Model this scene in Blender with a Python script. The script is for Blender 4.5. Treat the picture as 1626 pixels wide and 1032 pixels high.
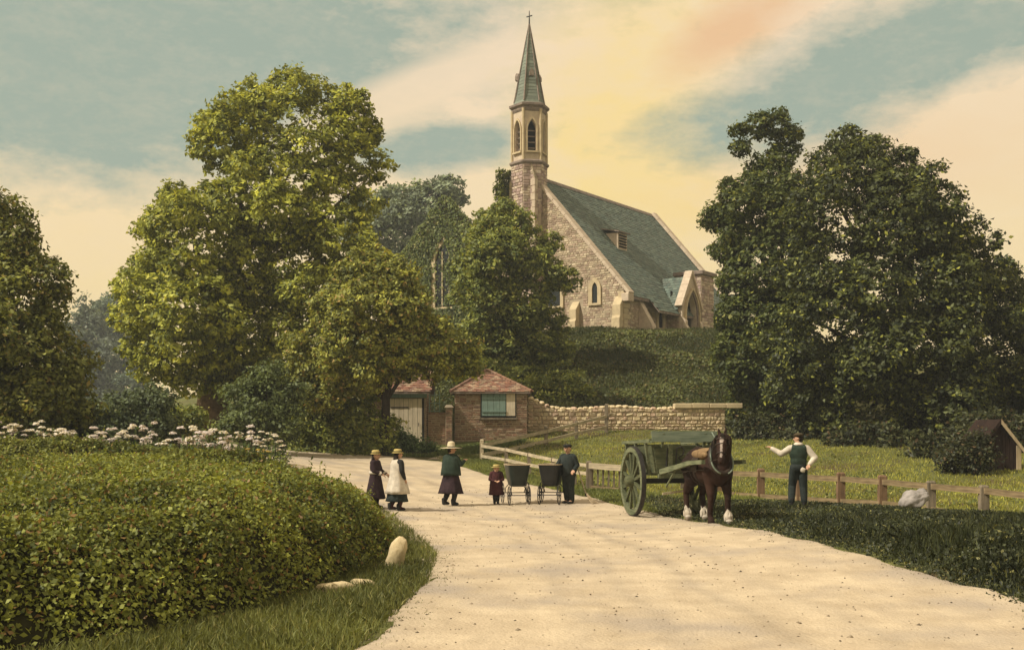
import bpy, bmesh, math, random
import numpy as np
from mathutils import Vector, Matrix, Euler

random.seed(7)
for o in list(bpy.data.objects):
    bpy.data.objects.remove(o, do_unlink=True)
SC = bpy.context.scene
COL = SC.collection
rad = math.radians

# ---------------------------------------------------------------- camera
F, CX, HOR, HC = 1743.0, 813.0, 684.0, 2.0      # focal length / principal column / horizon row (photo pixels), eye height
cam_d = bpy.data.cameras.new("camera")
cam = bpy.data.objects.new("camera", cam_d); COL.objects.link(cam)
cam.location = (0, 0, HC); cam.rotation_euler = (rad(90), 0, 0)
cam_d.sensor_fit = 'HORIZONTAL'; cam_d.sensor_width = 36.0
cam_d.lens = 36.0 * F / 1626.0
cam_d.shift_y = (HOR - 516.0) / 1626.0
cam_d.clip_start = 0.1; cam_d.clip_end = 4000
SC.camera = cam
SC.render.resolution_x = 1024; SC.render.resolution_y = 649

def P(px, py, Y):
    return Vector(((px - CX) / F * Y, Y, HC + (HOR - py) / F * Y))

# ---------------------------------------------------------------- light
SUN_AZ = Vector((-0.93, -0.34, 0)).normalized(); SUN_EL = rad(46)
SUN_DIR = Vector((SUN_AZ.x * math.cos(SUN_EL), SUN_AZ.y * math.cos(SUN_EL), math.sin(SUN_EL)))
sun_d = bpy.data.lights.new("sun", 'SUN'); sun_d.energy = 4.6; sun_d.angle = rad(0.6)
sun_d.color = (1.0, 0.93, 0.80)
sun = bpy.data.objects.new("sun", sun_d); COL.objects.link(sun)
sun.rotation_euler = (-SUN_DIR).to_track_quat('-Z', 'Y').to_euler()
sun.location = (-30, -10, 40)

SC.view_settings.view_transform = 'Standard'
SC.view_settings.look = 'None'
SC.view_settings.gamma = 1.0
SC.view_settings.exposure = 0.0
SC.view_settings.use_curve_mapping = False

def build_world():
    w = bpy.data.worlds.new("World"); SC.world = w; w.use_nodes = True
    nt = w.node_tree; N = nt.nodes; L = nt.links
    N.clear()
    out = N.new('ShaderNodeOutputWorld'); bg = N.new('ShaderNodeBackground')
    bg.inputs['Strength'].default_value = 0.1
    L.new(bg.outputs[0], out.inputs[0])
    sky = N.new('ShaderNodeTexSky'); sky.sky_type = 'NISHITA'; sky.sun_disc = False
    sky.sun_elevation = SUN_EL
    sky.sun_rotation = math.atan2(SUN_AZ.x, SUN_AZ.y)
    sky.air_density = 1.4; sky.dust_density = 3.0; sky.ozone_density = 1.5
    tc = N.new('ShaderNodeTexCoord')
    sep = N.new('ShaderNodeSeparateXYZ'); L.new(tc.outputs['Generated'], sep.inputs[0])
    def M(op, a, b=None, clamp=False):
        n = N.new('ShaderNodeMath'); n.operation = op; n.use_clamp = clamp
        for i, v in enumerate((a, b)):
            if v is None: continue
            if isinstance(v, (int, float)): n.inputs[i].default_value = v
            else: L.new(v, n.inputs[i])
        return n.outputs[0]
    x, y, z = sep.outputs
    u = M('ARCTAN2', x, y)                       # azimuth, 0 straight ahead
    v = M('ARCSINE', z)                          # elevation
    def noise(scale, detail, sx=1, sy=1, sz=1, off=0.0, rough=0.55):
        mp = N.new('ShaderNodeMapping'); mp.inputs['Scale'].default_value = (sx, sy, sz)
        mp.inputs['Location'].default_value = (off, off * .7, off * 1.3)
        L.new(tc.outputs['Generated'], mp.inputs['Vector'])
        n = N.new('ShaderNodeTexNoise'); n.inputs['Scale'].default_value = scale
        n.inputs['Detail'].default_value = detail; n.inputs['Roughness'].default_value = rough
        L.new(mp.outputs[0], n.inputs['Vector'])
        return n.outputs[0]
    nb = noise(5.0, 6, 1, 1, 2.4, 3.1)           # ragged cloud edges
    nf = noise(26.0, 5, 1, 1, 2.2, 1.7, .65)
    nd = M('ADD', M('MULTIPLY', M('SUBTRACT', nb, 0.5), 2.2), M('MULTIPLY', M('SUBTRACT', nf, 0.5), 1.3))
    def blob(px, py, rx, ry, tilt=0.0, soft=1.0):
        u0 = math.atan((px - CX) / F); v0 = math.atan((HOR - py) / F * math.cos(u0))
        su, sv = rx / F, ry / F
        du = M('SUBTRACT', u, u0); dv = M('SUBTRACT', v, v0)
        c, s = math.cos(tilt), math.sin(tilt)
        a = M('DIVIDE', M('ADD', M('MULTIPLY', du, c), M('MULTIPLY', dv, s)), su)
        b = M('DIVIDE', M('SUBTRACT', M('MULTIPLY', dv, c), M('MULTIPLY', du, s)), sv)
        d = M('SQRT', M('ADD', M('MULTIPLY', a, a), M('MULTIPLY', b, b)))
        k = M('ADD', M('SUBTRACT', 1.25, d), M('MULTIPLY', nd, 0.6))
        return M('MULTIPLY', k, 1.6 / soft, clamp=True)
    def mx(*a):
        r = a[0]
        for q in a[1:]: r = M('MAXIMUM', r, q)
        return r
    # open blue-green sky between the clouds; the rest of the dome goes on as broken cloud of the same kind
    teal = mx(blob(130, 70, 720, 190, 0.13), blob(690, 232, 150, 40, 0.12), blob(1400, 100, 350, 80, 0.24),
              blob(-900, 150, 500, 200, 0.1), blob(2500, 150, 420, 160, -0.1))
    band = blob(690, 135, 260, 38, 0.36)
    teal = M('MULTIPLY', teal, M('SUBTRACT', 1.0, M('MULTIPLY', band, 0.85)))
    behind = M('MULTIPLY', M('SUBTRACT', M('ABSOLUTE', u), 1.0), 3.0, clamp=True)
    teal2 = M('MULTIPLY', M('SUBTRACT', noise(2.2, 6, 1, 1, 2.0, 9.0), 0.47), 7.0, clamp=True)
    teal = mx(teal, M('MULTIPLY', behind, teal2))
    teal = M('MULTIPLY', teal, M('ADD', 0.62, M('MULTIPLY', M('ADD', nf, M('MULTIPLY', noise(90.0, 4, 1, 1, 2.0, 5.5, .7), .9)), 0.36)), clamp=True)
    peach = mx(blob(1165, 45, 150, 50, 0.45, 1.6), M('MULTIPLY', blob(1420, 260, 320, 90, 0.1, 2.0), 0.35))
    low = M('SUBTRACT', 1.0, M('MULTIPLY', M('ABSOLUTE', v), 3.2), clamp=True)
    yel = M('MULTIPLY', mx(blob(1000, 270, 210, 360, 0.0, 1.5), low), M('ADD', .55, M('MULTIPLY', nf, .7)), clamp=True)
    def mix(f, a, b):
        n = N.new('ShaderNodeMix'); n.data_type = 'RGBA'
        L.new(f, n.inputs[0])
        for i, q in ((6, a), (7, b)):
            if isinstance(q, tuple): n.inputs[i].default_value = (*[c * 10 for c in q], 1)
            else: L.new(q, n.inputs[i])
        return n.outputs[2]
    c = mix(yel, (1.0, .78, .52), (1.05, .78, .30))
    c = mix(M('MULTIPLY', peach, .95), c, (.93, .58, .30))
    c = mix(M('MULTIPLY', teal, .97), c, (.355, .435, .345))
    f = N.new('ShaderNodeValue'); f.outputs[0].default_value = 0.10
    c = mix(f.outputs[0], c, sky.outputs[0])
    L.new(c, bg.inputs['Color'])
build_world()

# ---------------------------------------------------------------- helpers: materials
def principled(name):
    m = bpy.data.materials.new(name); m.use_nodes = True
    return m, m.node_tree, m.node_tree.nodes['Principled BSDF']

def mat_noise(name, c1, c2, scale=6.0, rough=0.9, bump=0.3, bscale=None, attr=False, spec=0.15, c3=None, s3=1.0):
    m, nt, b = principled(name); N, L = nt.nodes, nt.links
    tc = N.new('ShaderNodeTexCoord')
    n = N.new('ShaderNodeTexNoise'); n.inputs['Scale'].default_value = scale; n.inputs['Detail'].default_value = 7
    n.inputs['Roughness'].default_value = .62
    L.new(tc.outputs['Object'], n.inputs['Vector'])
    r = N.new('ShaderNodeValToRGB'); r.color_ramp.elements[0].position = .34; r.color_ramp.elements[1].position = .68
    r.color_ramp.elements[0].color = (*c1, 1); r.color_ramp.elements[1].color = (*c2, 1)
    L.new(n.outputs[0], r.inputs[0])
    col = r.outputs[0]
    if c3:
        n3 = N.new('ShaderNodeTexNoise'); n3.inputs['Scale'].default_value = s3; n3.inputs['Detail'].default_value = 5
        L.new(tc.outputs['Object'], n3.inputs['Vector'])
        r3 = N.new('ShaderNodeValToRGB'); r3.color_ramp.elements[0].position = .5; r3.color_ramp.elements[1].position = .68
        L.new(n3.outputs[0], r3.inputs[0])
        mx = N.new('ShaderNodeMix'); mx.data_type = 'RGBA'; L.new(r3.outputs[0], mx.inputs[0]); L.new(col, mx.inputs[6]); mx.inputs[7].default_value = (*c3, 1)
        col = mx.outputs[2]
    if attr:
        a = N.new('ShaderNodeAttribute'); a.attribute_name = 'Col'
        mx = N.new('ShaderNodeMix'); mx.data_type = 'RGBA'; mx.blend_type = 'MULTIPLY'; mx.inputs[0].default_value = 1
        L.new(col, mx.inputs[6]); L.new(a.outputs['Color'], mx.inputs[7]); col = mx.outputs[2]
    L.new(col, b.inputs['Base Color'])
    b.inputs['Roughness'].default_value = rough
    b.inputs['Specular IOR Level'].default_value = spec
    if bump:
        nb = N.new('ShaderNodeTexNoise'); nb.inputs['Scale'].default_value = bscale or scale * 4; nb.inputs['Detail'].default_value = 6
        L.new(tc.outputs['Object'], nb.inputs['Vector'])
        bp = N.new('ShaderNodeBump'); bp.inputs['Strength'].default_value = bump; bp.inputs['Distance'].default_value = .02
        L.new(nb.outputs[0], bp.inputs['Height']); L.new(bp.outputs[0], b.inputs['Normal'])
    return m

def mat_wood(name, c1, c2, scale=(2, 2, 14), rough=.85, axis=2):
    m, nt, b = principled(name); N, L = nt.nodes, nt.links
    tc = N.new('ShaderNodeTexCoord'); mp = N.new('ShaderNodeMapping')
    s = [26, 26, 26]; s[axis] = 2.5
    mp.inputs['Scale'].default_value = s
    L.new(tc.outputs['Object'], mp.inputs['Vector'])
    n = N.new('ShaderNodeTexNoise'); n.inputs['Scale'].default_value = 1.0; n.inputs['Detail'].default_value = 8
    L.new(mp.outputs[0], n.inputs['Vector'])
    n2 = N.new('ShaderNodeTexNoise'); n2.inputs['Scale'].default_value = 2.7; n2.inputs['Detail'].default_value = 4
    L.new(tc.outputs['Object'], n2.inputs['Vector'])
    ad = N.new('ShaderNodeMath'); ad.operation = 'MULTIPLY_ADD'; ad.inputs[1].default_value = .6
    L.new(n.outputs[0], ad.inputs[0])
    h = N.new('ShaderNodeMath'); h.operation = 'MULTIPLY'; h.inputs[1].default_value = .4
    L.new(n2.outputs[0], h.inputs[0]); L.new(h.outputs[0], ad.inputs[2])
    r = N.new('ShaderNodeValToRGB'); r.color_ramp.elements[0].position = .38; r.color_ramp.elements[1].position = .62
    r.color_ramp.elements[0].color = (*c1, 1); r.color_ramp.elements[1].color = (*c2, 1)
    L.new(ad.outputs[0], r.inputs[0]); L.new(r.outputs[0], b.inputs['Base Color'])
    b.inputs['Roughness'].default_value = rough; b.inputs['Specular IOR Level'].default_value = .15
    bp = N.new('ShaderNodeBump'); bp.inputs['Strength'].default_value = .4; bp.inputs['Distance'].default_value = .01
    L.new(n.outputs[0], bp.inputs['Height']); L.new(bp.outputs[0], b.inputs['Normal'])
    return m

def mat_leaf(name, transl=.3):
    m = bpy.data.materials.new(name); m.use_nodes = True
    nt = m.node_tree; N, L = nt.nodes, nt.links
    N.remove(N['Principled BSDF']); out = N['Material Output']
    a = N.new('ShaderNodeAttribute'); a.attribute_name = 'Col'
    d = N.new('ShaderNodeBsdfDiffuse'); t = N.new('ShaderNodeBsdfTranslucent'); mx = N.new('ShaderNodeMixShader')
    g = N.new('ShaderNodeBsdfGlossy'); g.inputs['Roughness'].default_value = .55; g.inputs['Color'].default_value = (.6, .6, .55, 1)
    m2 = N.new('ShaderNodeMixShader'); m2.inputs[0].default_value = .035
    tint = N.new('ShaderNodeMix'); tint.data_type = 'RGBA'; tint.blend_type = 'MULTIPLY'; tint.inputs[0].default_value = 1
    L.new(a.outputs['Color'], tint.inputs[6]); tint.inputs[7].default_value = (1.3, 1.2, .6, 1)
    L.new(a.outputs['Color'], d.inputs[0]); L.new(tint.outputs[2], t.inputs[0])
    mx.inputs[0].default_value = transl
    L.new(d.outputs[0], mx.inputs[1]); L.new(t.outputs[0], mx.inputs[2])
    L.new(mx.outputs[0], m2.inputs[1]); L.new(g.outputs[0], m2.inputs[2]); L.new(m2.outputs[0], out.inputs[0])
    return m

MT = {}
def setup_mats():
    M = MT
    M['leaf'] = mat_leaf('leaf'); M['grass'] = mat_leaf('grass_blade', .25)
    M['ground'] = mat_noise('ground', (.075, .085, .025), (.15, .15, .045), 1.6, bump=.5, bscale=14, c3=(.085, .062, .03), s3=.5)
    M['road'] = mat_noise('road', (.44, .35, .235), (.60, .49, .335), 1.3, .95, .9, 24, c3=(.39, .325, .25), s3=.5, attr=True)
    M['bark'] = mat_noise('bark', (.10, .065, .035), (.26, .175, .095), 5, .95, .9, 16)
    M['bark_dark'] = mat_noise('bark_dark', (.03, .024, .018), (.07, .055, .04), 5, .95, .9, 16)
    M['stone'] = mat_noise('stone', (.72, .72, .72), (1, 1, 1), 5, .92, .6, 22, attr=True)
    M['mortar'] = mat_noise('mortar', (.34, .275, .19), (.48, .39, .27), 5, .95, .4)
    M['dressed'] = mat_noise('dressed_stone', (.46, .37, .23), (.62, .50, .31), 3, .9, .3, 18)
    M['dressed_pink'] = mat_noise('dressed_stone_weathered', (.48, .38, .285), (.64, .53, .395), 3, .9, .3, 18)
    M['lead'] = mat_noise('cornice_stone', (.17, .13, .11), (.30, .24, .19), 4, .85, .3)
    M['slate'] = mat_noise('slate', (.78, .78, .78), (1, 1, 1), 3, .75, .25, 20, attr=True, spec=.25)
    M['tile'] = mat_noise('clay_tile', (.7, .7, .7), (1, 1, 1), 6, .9, .4, 30, attr=True)
    M['brick'] = mat_noise('brick', (.72, .72, .72), (1, 1, 1), 9, .92, .5, 40, attr=True)
    M['glass'], nt, b = principled('window_glass'); b.inputs['Base Color'].default_value = (.012, .016, .018, 1); b.inputs['Roughness'].default_value = .12
    M['void'] = mat_noise('dark_opening', (.012, .011, .01), (.025, .022, .02), 4, .9, 0)
    M['teal'] = mat_wood('teal_paint', (.15, .22, .185), (.235, .315, .26))
    M['cream'] = mat_wood('cream_paint', (.50, .42, .30), (.68, .58, .42))
    M['post'] = mat_wood('fence_wood', (.12, .10, .07), (.26, .21, .145))
    M['rail'] = mat_wood('fence_rail', (.30, .25, .17), (.54, .45, .30), axis=0)
    M['rust'] = mat_wood('reddish_post', (.11, .068, .04), (.24, .15, .085))
    M['railb'] = mat_wood('brown_rail', (.14, .10, .055), (.31, .23, .125), axis=0)
    M['timber_dark'] = mat_wood('tarred_timber', (.016, .010, .008), (.04, .022, .016))
    M['bone'] = mat_wood('pale_board', (.34, .26, .16), (.50, .40, .26))
    M['cart'] = mat_wood('cart_green', (.045, .055, .028), (.115, .12, .062), axis=1)
    M['cart_pale'] = mat_wood('cart_pale_green', (.085, .10, .055), (.19, .20, .115), axis=0)
    M['cart_teal'] = mat_wood('cart_teal_board', (.09, .115, .08), (.18, .205, .145), axis=1)
    M['iron'] = mat_noise('iron', (.012, .011, .010), (.035, .03, .026), 12, .6, .2, spec=.4)
    M['horse'] = mat_noise('horse_coat', (.6, .6, .6), (1, 1, 1), 5, .75, .25, 70, attr=True, spec=.15)
    M['hair'] = mat_noise('dark_hair', (.010, .007, .005), (.03, .02, .013), 18, .7, .5, 60)
    M['leather'] = mat_noise('leather', (.02, .013, .009), (.05, .032, .02), 9, .55, .2, spec=.3)
    M['hame'] = mat_noise('hame_paint', (.13, .16, .12), (.22, .25, .19), 7, .6, .1)
    M['fleece'] = mat_noise('saddle_felt', (.16, .10, .05), (.30, .20, .10), 12, .95, .8, 40)
    M['skin'] = mat_noise('skin', (.46, .27, .17), (.55, .33, .22), 8, .6, .05, spec=.25)
    M['dark'] = mat_noise('dark_cloth', (.018, .018, .018), (.04, .038, .034), 8, .95, .3, 60)
    M['navy'] = mat_noise('slate_cloth', (.016, .022, .021), (.036, .044, .04), 8, .95, .3, 60)
    M['maroon'] = mat_noise('maroon_cloth', (.040, .014, .016), (.075, .028, .028), 9, .95, .3, 60)
    M['plum'] = mat_noise('plum_cloth', (.024, .015, .018), (.05, .03, .034), 9, .95, .3, 60)
    M['greencoat'] = mat_noise('dark_green_cloth', (.018, .03, .021), (.04, .058, .042), 8, .95, .3, 60)
    M['white'] = mat_noise('white_cotton', (.44, .385, .31), (.70, .62, .50), 6, .95, .5, 18)
    M['straw'] = mat_noise('straw', (.40, .31, .10), (.56, .44, .17), 20, .9, .4, 80)
    M['palehat'] = mat_noise('pale_hat', (.50, .42, .27), (.66, .56, .38), 14, .9, .3, 80)
    M['cap'] = mat_noise('brown_cap', (.055, .04, .022), (.10, .075, .04), 14, .9, .3, 60)
    M['pramg'] = mat_noise('pram_green', (.006, .012, .009), (.016, .024, .018), 6, .45, .1, spec=.4)
    M['pramb'] = mat_noise('pram_black', (.006, .007, .008), (.015, .016, .016), 6, .45, .1, spec=.4)
    M['kerb'] = mat_noise('whitewashed_stone', (.46, .36, .20), (.68, .56, .34), 6, .95, .6, 30, c3=(.30, .24, .13), s3=2.5)
    M['petal'] = mat_leaf('petal', .3)
    M['sack'] = mat_noise('pale_cloth', (.22, .20, .18), (.40, .36, .33), 6, .95, .4, 30)
    M['hedge_core'] = mat_noise('hedge_core', (.018, .017, .007), (.035, .033, .012), 4, 1, .3)
    M['churn'] = mat_noise('haze_none', (.1, .1, .1), (.1, .1, .1))
setup_mats()

# ---------------------------------------------------------------- helpers: meshes / objects
def link(o, parent=None):
    COL.objects.link(o)
    if parent is not None: o.parent = parent
    return o

def empty(name, loc=(0, 0, 0), rz=0.0):
    o = bpy.data.objects.new(name, None); o.location = loc; o.rotation_euler = (0, 0, rz); o.empty_display_size = .2
    return link(o)

def tag(o, label=None, cat=None, group=None, kind=None):
    if label: o['label'] = label
    if cat: o['category'] = cat
    if group: o['group'] = group
    if kind: o['kind'] = kind
    return o

def np_mesh(name, V, Fc, mat, parent=None, cols=None, smooth=False):
    """V (n,3), Fc (m,k) fixed-size faces, cols (n,3) per vertex"""
    V = np.asarray(V, np.float32); Fc = np.asarray(Fc, np.int32)
    me = bpy.data.meshes.new(name); k = Fc.shape[1]; m = len(Fc)
    me.vertices.add(len(V)); me.vertices.foreach_set('co', V.ravel())
    me.loops.add(m * k); me.loops.foreach_set('vertex_index', Fc.ravel())
    me.polygons.add(m)
    me.polygons.foreach_set('loop_start', np.arange(0, m * k, k, dtype=np.int32))
    me.polygons.foreach_set('loop_total', np.full(m, k, np.int32))
    if smooth: me.polygons.foreach_set('use_smooth', np.ones(m, bool))
    me.update(calc_edges=True)
    if cols is not None: set_cols(me, cols)
    me.materials.append(MT[mat])
    return link(bpy.data.objects.new(name, me), parent)

def set_cols(me, cols):
    ca = me.color_attributes.new('Col', 'FLOAT_COLOR', 'POINT')
    c4 = np.ones((len(cols), 4), np.float32); c4[:, :3] = cols
    ca.data.foreach_set('color', c4.ravel())

class MB:
    def __init__(s): s.v = []; s.f = []; s.c = []; s.cur = (1, 1, 1)
    def add(s, vs, fs):
        b = len(s.v); s.v += [tuple(p) for p in vs]; s.f += [tuple(i + b for i in f) for f in fs]; s.c += [s.cur] * len(vs); return s
    def box(s, lo, hi, M=None):
        x0, y0, z0 = lo; x1, y1, z1 = hi
        vs = [Vector(p) for p in ((x0,y0,z0),(x1,y0,z0),(x1,y1,z0),(x0,y1,z0),(x0,y0,z1),(x1,y0,z1),(x1,y1,z1),(x0,y1,z1))]
        if M: vs = [M @ p for p in vs]
        return s.add(vs, [(0,3,2,1),(4,5,6,7),(0,1,5,4),(1,2,6,5),(2,3,7,6),(3,0,4,7)])
    def bar(s, a, b, w, h, up=(0, 0, 1)):
        """box beam from a to b, w across, h along up"""
        a, b = Vector(a), Vector(b); d = (b - a).normalized(); up = Vector(up)
        sd = d.cross(up); sd = sd.normalized() if sd.length > 1e-6 else Vector((1, 0, 0)); up = sd.cross(d).normalized()
        vs = [p + sd * (sx * w / 2) + up * (sz * h / 2) for p in (a, b) for sx, sz in ((-1,-1),(1,-1),(1,1),(-1,1))]
        return s.add(vs, [(0,1,2,3),(7,6,5,4),(0,4,5,1),(1,5,6,2),(2,6,7,3),(3,7,4,0)])
    def tube(s, pts, rs, n=8, cap=True):
        pts = [Vector(p) for p in pts]
        if isinstance(rs, (int, float)): rs = [rs] * len(pts)
        rings = []; ref = None
        for i, p in enumerate(pts):
            d = (pts[min(i + 1, len(pts) - 1)] - pts[max(i - 1, 0)]).normalized()
            if ref is None: ref = Vector((1, 0, 0)) if abs(d.x) < .8 else Vector((0, 1, 0))
            sd = (ref - d * ref.dot(d)).normalized(); up = d.cross(sd); ref = sd
            rings.append([p + (sd * math.cos(2*math.pi*k/n) + up * math.sin(2*math.pi*k/n)) * rs[i] for k in range(n)])
        vs = [q for r in rings for q in r]; fs = []
        for i in range(len(pts) - 1):
            for k in range(n):
                fs.append((i*n+k, i*n+(k+1)%n, (i+1)*n+(k+1)%n, (i+1)*n+k))
        if cap:
            fs.append(tuple(range(n))[::-1]); fs.append(tuple((len(pts)-1)*n + k for k in range(n)))
        return s.add(vs, fs)
    def lathe(s, prof, n=16, M=None, wob=None):
        """prof list of (r,z) about z"""
        vs = []
        for r, z in prof:
            for k in range(n):
                a = 2*math.pi*k/n; rr = r * (1 + (wob(a, z) if wob else 0))
                vs.append(Vector((rr*math.cos(a), rr*math.sin(a), z)))
        if M: vs = [M @ p for p in vs]
        fs = []
        for i in range(len(prof) - 1):
            for k in range(n): fs.append((i*n+k, i*n+(k+1)%n, (i+1)*n+(k+1)%n, (i+1)*n+k))
        fs.append(tuple(range(n))[::-1]); fs.append(tuple((len(prof)-1)*n + k for k in range(n)))
        return s.add(vs, fs)
    def prism(s, poly, a, ext):
        """poly: list of 3D points (planar), extruded by vector ext"""
        ext = Vector(ext); n = len(poly); poly = [Vector(p) for p in poly]
        vs = poly + [p + ext for p in poly]
        return s.add(vs, [tuple(range(n))[::-1], tuple(range(n, 2*n))] + [(i, (i+1)%n, n+(i+1)%n, n+i) for i in range(n)])
    def build(s, name, mat, parent=None, smooth=False, bevel=0):
        me = bpy.data.meshes.new(name); me.from_pydata(s.v, [], s.f)
        bm = bmesh.new(); bm.from_mesh(me); bmesh.ops.recalc_face_normals(bm, faces=bm.faces)
        if bevel:
            bmesh.ops.bevel(bm, geom=[e for e in bm.edges], offset=bevel, segments=1, affect='EDGES', clamp_overlap=True)
        bm.to_mesh(me); bm.free()
        if smooth: me.polygons.foreach_set('use_smooth', np.ones(len(me.polygons), bool))
        if mat in ('tile', 'brick') and all(c == (1, 1, 1) for c in s.c): s.c = [random.Random(len(bpy.data.objects)).choice(((.30,.17,.11),(.25,.15,.11),(.34,.22,.15)))] * len(s.c)
        if not bevel and any(c != (1, 1, 1) for c in s.c): set_cols(me, np.array(s.c, np.float32))
        me.materials.append(MT[mat]); me.update()
        return link(bpy.data.objects.new(name, me), parent)

def copy_tree(o, parent=None):
    c = o.copy(); link(c, parent)
    for ch in list(o.children): copy_tree(ch, c)
    return c

# ---------------------------------------------------------------- terrain
CP = np.array([
 (0,-30,0),(0,5,0),(0,10,0),(0,15,0),(2,20,0),(0,26,0),(3,23,0),(5.5,12,0),(-1.2,14,.03),(4,26,.03),(1.2,32,.2),(-3,38,.6),(-5,42,.9),(-8.3,40,1.04),
 (-12,43,1.35),(-20,46,1.8),(-4.6,31.8,.28),(-1.1,37,.45),(-2.5,26,.05),
 (-3.5,46,1.25),(-6,46,1.3),(-2,47.5,1.45),(.5,48,1.65),(3,50,2.0),(8,50,2.03),(11,50,2.0),(0,42,.95),(4,42,1.2),(4,36,.6),(8,42,1.25),
 (3,54,3.0),(8,54,3.0),(6,60,5.0),(5,67,8.0),(8,69.5,8.35),(12,70,8.4),(1.34,73,8.5),(-5,78,8.6),(8,82,8.6),(12,90,8.6),(-10,90,8.0),(20,72,8.0),(16,60,4.6),(-4,60,4.2),(-12,60,2.9),(-12,74,5.2),(-25,80,4),
 (12,40,1.15),(15,48,2.0),(20,45,1.7),(25,40,1.2),(20,30,.5),(15,35,.62),(30,60,4.0),
 (6.9,30.5,.16),(9.2,27.3,.10),(11,25,.08),(12.5,23,.12),(6.9,26,.22),(9,24,.25),(9.2,21,.30),(8.6,18,.30),(9,14,.32),(12,18,.32),(14,26,.3),(4.4,29,.12),(3,31.5,.28),
 (-3,10,.05),(-6,10,.05),(-6,20,.12),(-10,25,.45),(-12,30,.8),(-9,34,.95),(-16,38,1.25),(-30,40,1.5),(-20,20,.5),(-20,0,.2),(20,0,.3),(25,15,.4),
 (-60,120,1.5),(-120,60,1.0),(120,60,4),(70,130,7),(0,150,8),(0,300,5),(-200,300,0),(200,300,5),(-50,180,1.0),(0,-200,0),(-200,-50,0),(200,-50,0),(0,900,5),(-900,300,0),(900,300,5)], float)
def rbf_fit():
    D = np.linalg.norm(CP[:, None, :2] - CP[None, :, :2], axis=2)
    A = np.zeros((len(CP) + 1,) * 2); A[:-1, :-1] = -np.sqrt(D * D + 1.0) - np.eye(len(CP)) * .05; A[-1, :-1] = 1; A[:-1, -1] = 1
    return np.linalg.solve(A, np.r_[CP[:, 2], 0])
RW = rbf_fit()
def tz(x, y):
    x = np.atleast_1d(np.asarray(x, float)); y = np.atleast_1d(np.asarray(y, float)); sh = x.shape
    x = x.ravel(); y = y.ravel(); out = np.empty(len(x))
    for i in range(0, len(x), 20000):
        d2 = (x[i:i+20000, None] - CP[None, :, 0])**2 + (y[i:i+20000, None] - CP[None, :, 1])**2
        out[i:i+20000] = -np.sqrt(d2 + 1.0) @ RW[:-1] + RW[-1]
    return out.reshape(sh)
def tz1(x, y): return float(tz(x, y)[0])

def build_ground():
    xs = np.unique(np.r_[np.linspace(-1200, -60, 14), np.linspace(-60, -20, 30), np.linspace(-20, 30, 110), np.linspace(30, 70, 30), np.linspace(70, 1200, 14)])
    ys = np.unique(np.r_[np.linspace(-300, -10, 8), np.linspace(-10, 100, 200), np.linspace(100, 200, 30), np.linspace(200, 1800, 12)])
    X, Y = np.meshgrid(xs, ys); Z = tz(X, Y)
    rng = np.random.default_rng(3)
    V = np.stack([X, Y, Z], -1).reshape(-1, 3); nx, ny = len(xs), len(ys)
    i = np.arange(ny - 1)[:, None] * nx + np.arange(nx - 1)[None]
    Fc = np.stack([i, i + 1, i + nx + 1, i + nx], -1).reshape(-1, 4)
    tag(np_mesh('ground', V, Fc, 'ground', smooth=True), kind='structure')

ROAD_L = [(-1.9,-8),(-1.7,2),(-1.5,6),(-1.39,10),(-1.08,14.2),(-1.25,17.8),(-2.0,21.5),(-2.9,25.6),(-4.7,31.8),(-7.1,35.6),(-9.5,38),(-16,41)]
ROAD_R = [(5.0,-8),(5.1,2),(5.3,6),(5.65,10),(5.72,12.4),(5.35,16.1),(4.62,21),(3.4,26.2),(2.0,30.5),(.5,34.5),(-1.1,38),(-2.9,42.0),(-6,44.0),(-10,44.8),(-16,46)]
def resample(pts, n):
    pts = np.array(pts, float)
    for _ in range(3):
        q = np.empty((2 * len(pts) - 2, 2)); q[0::2] = pts[:-1]*.75 + pts[1:]*.25; q[1::2] = pts[:-1]*.25 + pts[1:]*.75
        pts = np.vstack([pts[:1], q, pts[-1:]])
    s = np.r_[0, np.cumsum(np.linalg.norm(np.diff(pts, axis=0), axis=1))]
    t = np.linspace(0, s[-1], n)
    return np.stack([np.interp(t, s, pts[:, 0]), np.interp(t, s, pts[:, 1])], 1)
RL, RR = resample(ROAD_L, 160), resample(ROAD_R, 160)
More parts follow.
